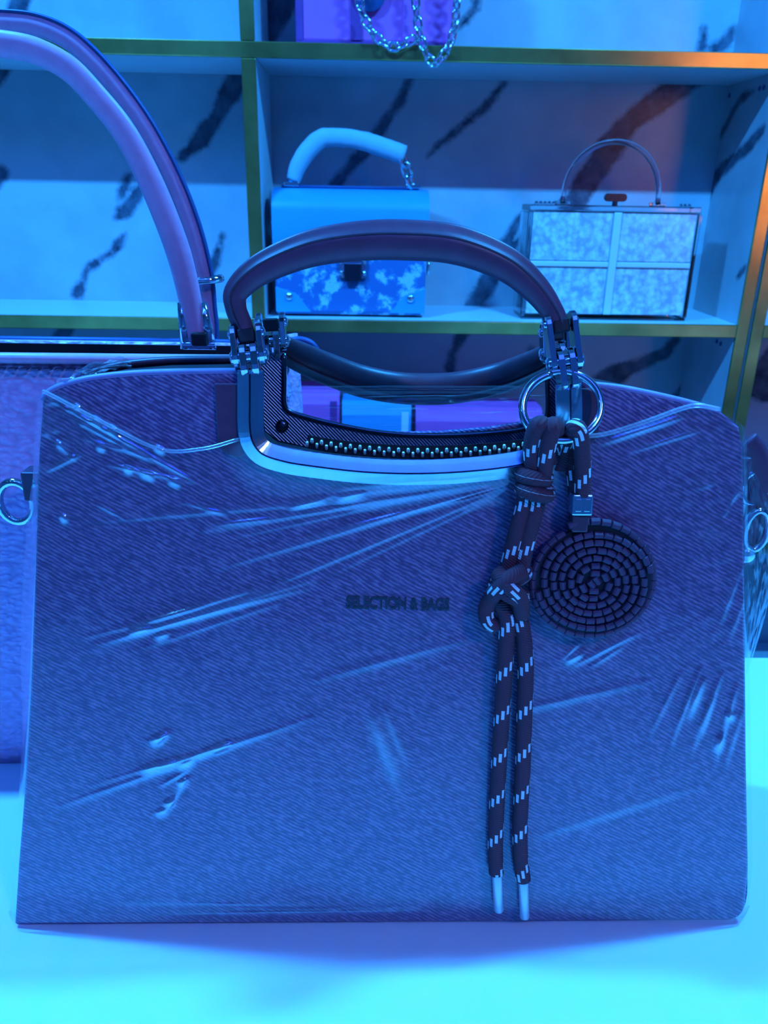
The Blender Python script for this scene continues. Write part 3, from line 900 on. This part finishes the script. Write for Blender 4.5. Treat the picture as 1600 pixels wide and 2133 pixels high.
# first knot : two wraps round the standing strands
def wrap(c, rx, rz, tilt, off, turns=1.0, r=CRD*.95):
    C0 = F(c[0], c[1], off); m = mpp(C0)
    pts = []
    for a in np.linspace(-.3, 2*math.pi*turns+.3, 26):
        pts.append(C0+UX*(rx*m*math.cos(a))+FN*(rz*m*math.sin(a))+UP*(m*(tilt*math.cos(a)+6*(a/(2*math.pi)-.5))))
    vs, fs, uv = tube_g(pts, r, 18); obj('knot', vs, fs, M['cord'], bc, True, uv=uv)
wrap((1112, 992), 24, 22, -3, .0105)
wrap((1114, 1022), 26, 24, -5, .0105)
# two strands between the knots
cord([(1122,985,.010),(1118,1050,.011),(1108,1090,.011),(1095,1140,.010),(1082,1200,.010)])
cord([(1098,985,.009),(1092,1050,.010),(1080,1095,.010),(1066,1150,.009),(1052,1205,.009)])
# second knot
wrap((1062, 1205), 30, 22, 14, .0105)
wrap((1060, 1232), 28, 24, -14, .0115)
cord([(1088,1190,.014),(1062,1205,.018),(1040,1225,.016),(1024,1245,.011),(1013,1268,.009),(1016,1292,.009),(1034,1305,.008)])
cord([(1036,1190,.013),(1060,1220,.0185),(1082,1245,.0165),(1088,1280,.011)])
# tails
tA = [(1040,1250,.009),(1056,1290,.010),(1054,1350,.009),(1050,1420,.008),(1045,1500,.0075),(1039,1600,.007),(1034,1700,.006),(1032,1770,.006),(1034,1818,.006)]
tB = [(1070,1240,.009),(1084,1290,.009),(1092,1340,.009),(1095,1400,.008),(1092,1500,.0075),(1089,1600,.007),(1084,1700,.006),(1084,1780,.006),(1090,1832,.006)]
cord(tA); cord(tB)
for a, b in (((1035,1812),(1039,1897)), ((1090,1828),(1093,1911))):
    A, B = F(*a, .006), F(*b, .006)
    vs, fs, _ = tube_g([A, A.lerp(B,.03), A.lerp(B,.97), B], [CRD*.55, CRD*.66, CRD*.66, CRD*.58], 18)
    obj('cord_tip', vs, fs, M['cord_tip'], bc, auto=40, label='silver metal cord end')
# clasp block and leather stub above the coil
m_ = mpp(F(1210, 1050))
CX_ = F(1210, 1049, .009)
obj('cord_clasp', *obox_g(CX_, UX*21*m_, UP*22*m_, FN*.0035), M['frame_metal'], bc, bevel=.0008, label='square textured metal clasp')
for k in range(2):
    obj('clasp_ridge', *obox_g(CX_+FN*.0036+UX*(k*2-1)*9*m_, UX*6*m_, UP*13*m_, FN*.0004), M['chrome'], bc, bevel=.0003)
obj('leather_stub', *obox_g(F(1206, 1088, .008), UX*17*m_, UP*19*m_, FN*.0028), M['brown_dark'], bc, bevel=.001)
# the coiled disc
CC = F(1237, 1212, .0085); mc = mpp(CC)
disc = []
for k in range(48):
    a = 2*math.pi*k/48; disc.append(CC+UX*(122*mc*math.cos(a))+UP*(120*mc*math.sin(a))-FN*.0035)
obj('coil_backing', *prism_g(disc, FN*.003), M['black'], bc, auto=40)
bm_v, bm_f, _ = tube_g([V((-.5,0,0)), V((-.44,0,0)), V((.44,0,0)), V((.5,0,0))], [.40,.48,.48,.40], 10)
bead_me = bpy.data.meshes.new('bead'); bead_me.from_pydata([tuple(v) for v in bm_v], [], bm_f)
bead_me.polygons.foreach_set('use_smooth', [True]*len(bead_me.polygons)); bead_me.set_sharp_from_angle(angle=math.radians(35))
bead_me.materials.append(M['coil'])
RO = Matrix((UX, UP, FN)).transposed()
nb = 0
def bead(p2, ang, ln, wd, depth=0):
    global nb
    o = bpy.data.objects.new('bead', bead_me); sc.collection.objects.link(o); o.parent = bc
    pos = CC+UX*p2[0]*mc+UP*p2[1]*mc+FN*(.0005+depth)
    R = RO.to_4x4() @ Matrix.Rotation(ang, 4, 'Z') @ Matrix.Diagonal((ln*mc, wd*mc, wd*mc*1.05, 1))
    o.matrix_parent_inverse = Matrix.Identity(4)
    o.matrix_local = Matrix.Translation(pos-ORG[bc.name]) @ R
    nb += 1
GAP = 17.6
for arm in (0, 1):
    th = .55
    while True:
        r = 2*GAP*(th)/(2*math.pi)+4
        if r > 116: break
        a = th+arm*math.pi+1.9
        sq = 1+.05*math.cos(2*(a-.5))
        p = (r*math.cos(-a)*sq*1.03, r*math.sin(-a)*sq*.97)
        st = 20.5
        bead(p, -a+math.pi/2, 19.0+random.uniform(-1,.6), 15.5, random.uniform(-.0003,.0003))
        th += st/max(r, 9)
# outer wrap of beads, its end standing proud at the top
r = 122; a0 = math.radians(118)
k = 0
while k*20.5/r < math.radians(352):
    a = a0-.10-k*20.5/r
    lift = max(0, 1-k/7)*14
    bead(((r+lift*.9)*math.cos(a)*1.04-0, (r+lift)*math.sin(a)*.985), a-math.pi/2, 20, 16, .0002-.0022*min(1, k/9))
    k += 1
print('beads', nb)

# ------------------------------------------------------------------ lilac tote behind on the left
TY0, TY1 = .432, .535
tt = thing('tote_bag', (atY(60, 1585, TY0).x, (TY0+TY1)/2, TZ), 'lilac pebbled leather tote with tall arched handles behind the wrapped handbag', 'tote bag')
ztt = atY(60, 744, TY0+.006).z
xq0, xq1 = atY(-470, 1200, TY0).x, atY(588, 745, TY0).x
ztb = atY(60, 709, TY1-.006).z
def tote_face(yb, yt, d, name):
    ztt_ = ztt if d < 0 else ztb
    def fn(u, v):
        x = xq0+(xq1-xq0)*u
        x += (.012*(1-v))*(2*u-1)
        bul = .006*math.sin(math.pi*u)*math.sin(math.pi*min(1, v*1.02))*d
        return V((x, yb+(yt-yb)*v+bul, TZ+.0005+(ztt_-TZ)*v))
    vs, fs = grid_g(fn, 40, 30)
    o = obj(name, vs, fs, M['pebble'], tt, True)
    m = o.modifiers.new('thick', 'SOLIDIFY'); m.thickness = .003; m.offset = -1 if d < 0 else 1
    return o
tote_face(TY0, TY0+.006, -1, 'front_panel')
tote_face(TY1, TY1-.006, 1, 'back_panel')
for xx, s in ((xq0, -1), (xq1, 1)):
    vs, fs = grid_g(lambda u, v: V((xx+s*(.012*(1-v))-s*.018*math.sin(math.pi*u)*v, TY0+.0035+(TY1-TY0-.007)*u+(.006-.012*u)*v, TZ+.0005+(ztt-TZ)*v)), 8, 12)
    o = obj('side_panel', vs, fs, M['pebble'], tt, True); m = o.modifiers.new('thick', 'SOLIDIFY'); m.thickness = .0025; m.offset = 0
obj('bottom_panel', *box_g((xq0-.008, TY0+.002, TZ+.0005), (xq1+.008, TY1-.002, TZ+.004)), M['pebble'], tt)
obj('lining', *box_g((xq0+.004, TY0+.010, ztt-.022), (xq1-.004, TY1-.010, ztt-.019)), M['black'], tt)
# rims
obj('inner_lining', *box_g((xq0+.006, TY1-.0115, ztb-.05), (xq1-.006, TY1-.0095, ztb-.001)), M['black'], tt)
obj('inner_lining', *box_g((xq0+.006, TY0+.0105, ztt-.05), (xq1-.006, TY0+.0125, ztt-.003)), M['black'], tt)
for yy, mt, rr in ((TY0+.005, M['lilac'], .0030), (TY1-.006, M['navy'], .0024)):
    zz = ztt if yy < .48 else ztb
    obj('rim_piping', *tube_g([V((xq0, yy, zz)), V((xq0*.5+xq1*.5, yy-.002*(1 if yy < .48 else -1), zz)), V((xq1, yy, zz))], rr, 10)[:2], mt, tt, True)
zs_ = atY(100, 771, TY0).z
geos = [obox_g(V((x, TY0+.0025, zs_)), V((.0022,0,0)), V((0,.0022,0)), V((0,0,.0004))) for x in np.arange(xq0+.02, xq1-.01, .0062)]
vs, fs = merge(*geos); obj('stitching', vs, fs, M['stitch'], tt, kind='stuff')
def arch(name, pts, Y, hw, flat, mat, seg=16):
    P = [atY(x, y, Y) for x, y in pts]
    # mirror the arch about its apex for the hidden half
    P = P+[V((2*P[-1].x-p.x, p.y, p.z)) for p in P[-2::-1]]
    n = len(P); m = mpp(P[n//2])
    R = hw+hw[-2::-1]
    path = catmull(P, 6); rr = np.interp(np.linspace(0, n-1, len(path)), range(n), [r*m for r in R])
    vs, fs, _ = tube_g(path, list(rr), seg, flat=flat, ref=(0,1,0))
    return obj(name, vs, fs, mat, tt, True), path, rr
fh = [(411,722),(408,690),(396,625),(374,534),(342,445),(303,356),(256,271),(199,200),(142,142),(71,105),(0,91),(-30,90)]
_, pf, rf = arch('front_handle', fh, TY0-.004, [22,25,27,29,29,28,27,26,26,26,26,26], .55, M['lilac'])
bhn = [(441,712),(440,680),(434,640),(424,570),(399,474),(360,374),(310,278),(256,199),(192,125),(135,78),(71,53),(0,46),(-30,45)]
oh, pb, rb = arch('back_handle', bhn, TY1+.006, [12,14,16,19,20,20,20,20,20,20,20,20,20], .6, M['lilac'])
ed = []
for i in range(len(pb)):
    a, b = V(pb[max(i-1,0)]), V(pb[min(i+1,len(pb)-1)]); T = (b-a).normalized()
    ed.append(V(pb[i])+T.cross(V((0,1,0))).normalized()*float(rb[i])*1.0)
ctr = sum((V(p) for p in pb), V((0,0,0)))/len(pb)
if (ed[len(ed)//2]-ctr).length < (V(pb[len(pb)//2])-ctr).length:
    ed = [2*V(pb[i])-ed[i] for i in range(len(pb))]
obj('edge_paint', *tube_g(ed, .0013, 8, flat=2.4, ref=(0,1,0))[:2], M['navy'], oh, True, 'dark painted edge of the handle')
# metal brackets where the handles join the tote
def bracket(px, py, Y, s):
    for dx in (-1, 1):
        A = atY(px-14+dx*22, py-92, Y); B = atY(px+dx*26, py+4, Y)
        obj('handle_bracket', *tube_g([A, A.lerp(B,.5), B], [.0022,.0028,.0030], 10, flat=.8)[:2], M['chrome'], tt, True)
    c = atY(px+2, py-4, Y); obj('bracket_pin', *cyl_g(c+V((-.0085,0,0)), c+V((.0085,0,0)), .0026, 14), M['chrome'], tt, auto=40)
    obj('handle_end', *obox_g(atY(px+4, py-18, Y), V((.0042,0,0)), V((0,.005,0)), V((0,0,.0035))), M['black'], tt, bevel=.001)
bracket(414, 722, TY0-.004, 1)
c = atY(437, 583, TY1+.004); m1 = mpp(c)
obj('handle_ring', *tube_g([c+V((-.0175*.3+ .0125*math.cos(a), .008*math.sin(a), .001*math.cos(a))) for a in np.linspace(0, 2*math.pi, 21)[:-1]], .0024, 10, closed=True)[:2], M['chrome'], tt, True)
# zip pull tail beyond the right end of the tote
zt = [atY(x, y, TY0+.05) for x, y in ((600,712),(625,708),(648,716),(662,735),(668,760))]
obj('zip_tail', *tube_g(catmull(zt, 6), .0022, 8)[:2], M['navy'], tt, True)

# ------------------------------------------------------------------ small flap bag with floral front on the shelf
def copy_obj(src, parent, mat4):
    o = src.copy(); sc.collection.objects.link(o); o.parent = parent; o.matrix_local = mat4; return o
def link_mesh(name, L, Wd, r, mat):
    pts = []
    for k in range(20):
        a = 2*math.pi*k/20
        pts.append(V(((L/2-Wd/2)*(1 if math.cos(a) > 0 else -1)+Wd/2*math.cos(a), Wd/2*math.sin(a), 0)))
    vs, fs, _ = tube_g(pts, r, 8, closed=True, ref=(0,0,1))
    me = bpy.data.meshes.new(name); me.from_pydata([tuple(v) for v in vs], [], fs)
    me.polygons.foreach_set('use_smooth', [True]*len(me.polygons)); me.materials.append(mat); return me
def chain(path, L, Wd, r, parent, mat, name='chain_link', pitch=None):
    me = link_mesh(name, L, Wd, r, mat)
    P = [V(p) for p in catmull(path, 12)]
    acc = [0]
    for a, b in zip(P[:-1], P[1:]): acc.append(acc[-1]+(b-a).length)
    pt = pitch or (L-2*r)*.98
    n = int(acc[-1]/pt); off = org(parent)
    for i in range(n+1):
        s = i*pt; j = min(max(k for k in range(len(acc)) if acc[k] <= s+1e-9), len(P)-2)
        t = (s-acc[j])/max(1e-9, acc[j+1]-acc[j]); p = P[j].lerp(P[j+1], min(1, t))
        T = (P[j+1]-P[j]).normalized()
        q = T.to_track_quat('X', 'Z').to_matrix().to_4x4() @ Matrix.Rotation(math.radians(35+90*(i % 2)), 4, 'X')
        o = bpy.data.objects.new(name, me); sc.collection.objects.link(o); o.parent = parent
        o.matrix_local = Matrix.Translation(p-off) @ q
def xsweep(prof, x0, x1, nx=2, inset=None):
    """extrude a (y, z) profile along x"""
    n = len(prof); vs = []; fs = []
    xs = np.linspace(x0, x1, nx)
    for x in xs: vs += [V((x, y, z)) for y, z in prof]
    for i in range(nx-1):
        for k in range(n): fs.append((i*n+k, i*n+(k+1) % n, (i+1)*n+(k+1) % n, (i+1)*n+k))
    fs += [tuple(range(n-1,-1,-1)), tuple((nx-1)*n+k for k in range(n))]
    return vs, fs
YB = D+.022
mb = thing('flap_bag', (atY(730, 655, YB).x, YB+.05, zlow), 'sky blue flap bag with floral front and foam-wrapped handle on the shelf', 'handbag')
bx0, bx1 = atY(574, 600, YB).x, atY(886, 600, YB).x
zt_ = atY(730, 392, YB+.03).z; z0 = zlow+.003
hgt = zt_-zlow; dp_ = .095
# floral body
prof = [(YB+.004, z0), (YB, z0+.006), (YB+.002, z0+hgt*.55), (YB+.006, z0+hgt*.8), (YB+dp_-.004, z0+hgt*.8), (YB+dp_, z0+.006), (YB+dp_-.004, z0)]
obj('body', *xsweep(prof, bx0, bx1), M['floral'], mb, bevel=.002, label='floral printed lower body')
# flap wrapping over the rounded top
fl = []
rt = dp_/2+.002
yc = YB+dp_/2
zc = zt_-.030
front = [(YB-.003, zc-.052), (YB-.0045, zc-.03), (YB-.0035, zc)]
for a in np.linspace(0, math.pi, 15)[1:]:
    front.append((yc-(dp_/2+.0035)*math.cos(a), zc+.030*math.sin(a)))
front.append((YB+dp_+.0035, zc-.05))
inner = [(y+(.003 if y < yc else -.003), z-.003 if z > zc else z) for y, z in front[::-1]]
obj('flap', *xsweep(front+inner, bx0-.002, bx1+.002), M['cyan_leather'], mb, auto=50, label='plain sky blue flap')
obj('flap_fill', *xsweep([(YB+.006, zc-.04)]+[(yc-(dp_/2-.002)*math.cos(a), zc+.026*math.sin(a)) for a in np.linspace(0, math.pi, 11)]+[(YB+dp_-.006, zc-.04)], bx0+.001, bx1-.001), M['navy'], mb)
# bare corners with studs
for sx, cx in ((1, bx0), (-1, bx1)):
    tri = [V((cx, YB-.0012, z0+.004)), V((cx+sx*.052, YB-.0012, z0+.004)), V((cx+sx*.030, YB-.0012, z0+.030)), V((cx, YB-.0012, z0+.040))]
    if sx < 0: tri = tri[::-1]
    obj('corner_patch', *prism_g(tri, V((0,.0022,0))), M['cyan_leather'], mb, bevel=.0005)
for px, py in ((602,617),(855,622)):
    obj('stud', *knob_g(atY(px, py, YB-.001), V((0,-1,0)), .0058, .004, 16), M['chrome'], mb, auto=40)
obj('top_seam', *tube_g([V((bx0+.010, yc-.012, zt_+.001)), V((bx1-.012, yc-.012, zt_+.001))], .0022, 8)[:2], M['navy'], mb, True)
# turn clasp
cl = atY(735, 560, YB-.006)
obj('clasp_plate', *obox_g(cl+V((0,.0035,.004)), V((.020,0,0)), V((0,.002,0)), V((0,0,.018))), M['chrome'], mb, bevel=.002)
obj('clasp_lock', *obox_g(cl+V((0,-.001,-.004)), V((.013,0,0)), V((0,.003,0)), V((0,0,.013))), M['dark_metal'], mb, bevel=.002)
for dx in (-1, 1):
    for dz in (.010, -.006):
        obj('clasp_rivet', *knob_g(cl+V((dx*.0165, .0012, dz)), V((0,-1,0)), .0034, .0028, 12), M['chrome'], mb, auto=40)
# strap rings at the sides
for px, py, s in ((893,556,1),(563,470,-1),(893,480,1)):
    P = atY(px, py, YB+.04); P.x = (bx1+.004) if s > 0 else (bx0-.004)
    obj('strap_ring', *tube_g([P+V((.002*s, .009*math.cos(a), .011*math.sin(a))) for a in np.linspace(0, 2*math.pi, 17)[:-1]], .0018, 8, closed=True)[:2], M['chrome'], mb, True)
# handle in a foam sleeve, chain on the right
YH = yc-.01
hp_ = [atY(x, y, YH) for x, y in ((607,388),(618,350),(640,312),(668,288),(692,284),(740,289),(790,303),(842,321))]
obj('handle', *tube_g(catmull(hp_, 6), .0055, 12)[:2], M['cyan_leather'], mb, True)
mh = mpp(hp_[3])
slv = [atY(x, y, YH) for x, y in ((611,376),(621,346),(642,313),(668,290),(694,286),(740,290),(790,304),(843,323))]
vs, fs, _ = tube_g(catmull(slv, 6), list(np.interp(np.linspace(0,7,43), range(8), [15*mh,18*mh,19*mh,19*mh,18*mh,18*mh,19*mh,19*mh])), 12, flat=.8, ref=(0,1,0))
vs = [v+V((0,0,.0012*mnoise.noise(v*120))) for v in vs]
obj('foam_sleeve', vs, fs, M['foam'], mb, True, 'pale protective foam sleeve on the handle')
chain([atY(x, y, YH) for x, y in ((840,332),(848,355),(858,388))], .021, .014, .0028, mb, M['chrome'])
for px in (608, 861):
    c = atY(px, 390, YH); obj('handle_mount', *obox_g(V((c.x, c.y, zt_+.004)), V((.011,0,0)), V((0,.006,0)), V((0,0,.003))), M['chrome'], mb, bevel=.001)

# ------------------------------------------------------------------ clear acrylic box clutch
YC = D+.03
bxc = thing('box_clutch', (atY(1265, 660, YC).x, YC+.035, zlow), 'pearl box clutch with clear acrylic arch handle on the shelf', 'clutch bag')
ax0, ax1 = atY(1090, 640, YC).x, atY(1430, 640, YC).x
azt = atY(1270, 436, YC+.008).z; az0 = zlow+.004
cd = .068; aw = (ax1-ax0); ah = azt-az0
obj('pearl_body', *box_g((ax0+.005, YC+.006, az0+.004), (ax1-.005, YC+cd-.006, azt-.005)), M['pearl'], bxc, bevel=.002)
xm, zm = ax0+aw*.515, az0+ah*.50
bar = .0062
for (a, b) in ((ax0+.004, xm-bar), (xm+bar, ax1-.004)):
    for (c, d) in ((az0+.004, zm-bar*.75), (zm+bar*.75, azt-.004)):
        obj('pearl_panel', *box_g((a, YC+.0015, c), (b, YC+.0056, d)), M['pearl'], bxc, bevel=.0012)
obj('cross_bar', *box_g((xm-bar+.0004, YC-.0012, az0+.004), (xm+bar-.0004, YC+.0056, azt-.004)), M['white_board'], bxc, bevel=.0012)
for a, b in ((ax0+.004, xm-bar), (xm+bar, ax1-.004)):
    obj('cross_bar', *box_g((a, YC-.0012, zm-bar*.6), (b, YC+.0056, zm+bar*.6)), M['white_board'], bxc, bevel=.0012)
# clear shell plates
obj('acrylic_lid', *box_g((ax0-.001, YC-.001, azt-.004), (ax1+.001, YC+cd+.001, azt+.005)), M['acrylic'], bxc, bevel=.0022)
obj('acrylic_side', *box_g((ax0-.003, YC, az0), (ax0+.003, YC+cd, azt-.0045)), M['acrylic'], bxc, bevel=.0015)
obj('acrylic_side', *box_g((ax1-.003, YC, az0), (ax1+.003, YC+cd, azt-.0045)), M['acrylic'], bxc, bevel=.0015)
obj('acrylic_base', *box_g((ax0-.001, YC, zlow+.0003), (ax1+.001, YC+cd, zlow+.0038)), M['acrylic'], bxc, bevel=.001)
for k in range(5):
    c = atY(1118+k*9, 431, YC); obj('crystal', *sphere_g(V((c.x, YC+.004, azt+.007)), .0028, 8, 5), M['chrome'], bxc)
for k in range(3):
    c = atY(1420+k*9, 431, YC); obj('crystal', *sphere_g(V((min(c.x, ax1-.002), YC+.004, azt+.007)), .0026, 8, 5), M['chrome'], bxc)
# handle
ym = YC+cd/2
h0, h1 = atY(1172, 415, ym), atY(1371, 415, ym); ap = atY(1272, 298, ym)
hx, rx_, rz_ = (h0.x+h1.x)/2, (h1.x-h0.x)/2, ap.z-(azt+.005)
pts = [V((hx-rx_*math.cos(a), ym, azt+.007+rz_*math.sin(a)**.85 if 0 < a < math.pi else azt+.007)) for a in np.linspace(0, math.pi, 37)]
obj('arch_handle', *tube_g(pts, .0038, 12)[:2], M['acrylic'], bxc, True, 'clear acrylic arch handle')
for p in (pts[0], pts[-1]):
    obj('handle_foot', *obox_g(p+V((0,0,.0005)), V((.010,0,0)), V((0,.008,0)), V((0,0,.0025))), M['acrylic'], bxc, bevel=.001)
ck = V((atY(1272, 415, ym).x, YC+.010, azt+.005))
obj('clasp_stem', *cyl_g(ck, ck+V((0,0,.008)), .004, 12), M['dark_metal'], bxc, auto=40)
obj('clasp_bow', *stadium(ck+V((0,0,.011)), V((0,0,1)), V((1,0,0)), V((0,1,0)), .0055, .016, .004), M['dark_metal'], bxc, auto=40)

# ------------------------------------------------------------------ magenta flap bag on the upper shelf
YP = D+.014
pk = thing('flap_bag', (atY(785, 80, YP).x, YP+.035, zup), 'magenta pink flap bag with a silver chain on the upper shelf', 'handbag')
qx0, qx1 = atY(617, 60, YP).x, atY(944, 60, YP).x
pw, ph, pd = qx1-qx0, .17, .075
obj('body', *box_g((qx0, YP+.004, zup+.002), (qx1, YP+pd, zup+ph)), M['pink'], pk, bevel=.006)
qs = atY(632, 60, YP).x
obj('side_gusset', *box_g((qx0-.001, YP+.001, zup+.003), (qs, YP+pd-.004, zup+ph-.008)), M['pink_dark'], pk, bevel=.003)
obj('base_trim', *box_g((qx0-.0005, YP+.002, zup+.0005), (qx1+.0005, YP+pd+.001, zup+.006)), M['pink_dark'], pk, bevel=.001)
zf = atY(790, -15, YP).z
fpx = [(qs+.001, zup+ph), (qs+.001, zf+.03), (qs+pw*.28, zf+.008), (qs+pw*.45, zf), (qs+pw*.62, zf+.008), (qx1-.003, zf+.03), (qx1-.003, zup+ph)]
obj('flap', *prism_g([V((x, YP-.002, z)) for x, z in fpx], V((0,.005,0))), M['pink'], pk, bevel=.0015)
c = V((qs+pw*.42, YP-.003, atY(815, -12, YP).z))
obj('clasp', *knob_g(c, V((0,-1,0)), .021, .007, 24), M['navy'], pk, auto=40, label='round clasp coloured dark for its shadow')  # navy colour takes in the round shadow at the clasp
for px in (742, 852):
    x = atY(px, 40, YP).x
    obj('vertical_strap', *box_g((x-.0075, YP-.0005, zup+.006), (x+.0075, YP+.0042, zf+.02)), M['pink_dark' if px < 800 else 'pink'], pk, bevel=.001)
YK = D-.012
c1 = [(745,-60),(749,0),(757,32),(770,60),(792,84),(818,97),(842,92),(866,78)]
c2 = [(862,-60),(866,0),(869,40),(877,82),(889,114),(906,132),(926,112),(941,80),(949,40),(952,0),(953,-60)]
for cpts in (c1, c2):
    chain([atY(x, y, YK) for x, y in cpts], .0155, .0105, .0019, pk, M['chrome'])

# ------------------------------------------------------------------ bags on the shelf below, glimpsed through the film
def boxy_bag(name, label, px0, px1, pyt, Y, mat, mat2, rot=0):
    a, b = atY(px0, pyt, Y).x, atY(px1, pyt, Y).x; zt = atY((px0+px1)/2, pyt, Y).z
    t = thing(name, ((a+b)/2, Y+.04, zb2), label, 'handbag')
    obj('body', *box_g((a, Y, zb2+.0005), (b, Y+.08, zt-.012)), mat, t, bevel=.006)
    prof = [(Y-.002, zt-.09), (Y-.003, zt-.02), (Y+.004, zt-.004), (Y+.012, zt), (Y+.070, zt), (Y+.079, zt-.005), (Y+.083, zt-.02), (Y+.0805, zt-.02), (Y+.076,zt-.010),(Y+.006,zt-.010),(Y-.0002, zt-.02), (Y-.0002, zt-.09)]
    obj('flap', *xsweep(prof, a-.001, b+.001), mat, t)
    obj('clasp', *obox_g(((a+b)/2, Y-.004, zt-.085), V((.012,0,0)), V((0,.003,0)), V((0,0,.010))), M['chrome'], t, bevel=.002)
    obj('side_strap', *box_g((b-.014, Y-.0035, zb2+.006), (b-.003, Y-.0032+.002, zt-.015)), mat2, t)
    return t
boxy_bag('shelf_bag', 'purple pink bag on the lower shelf, left of the pale blue one', 606, 706, 815, D+.03, M['pink'], M['pink_dark'])
boxy_bag('shelf_bag', 'pale blue boxy bag on the lower shelf seen through the film', 714, 856, 838, D+.02, M['cyan_leather'], M['white_board'])
boxy_bag('shelf_bag', 'magenta bag on the lower shelf, right of the pale blue one', 868, 1130, 852, D+.03, M['pink'], M['pink_dark'])
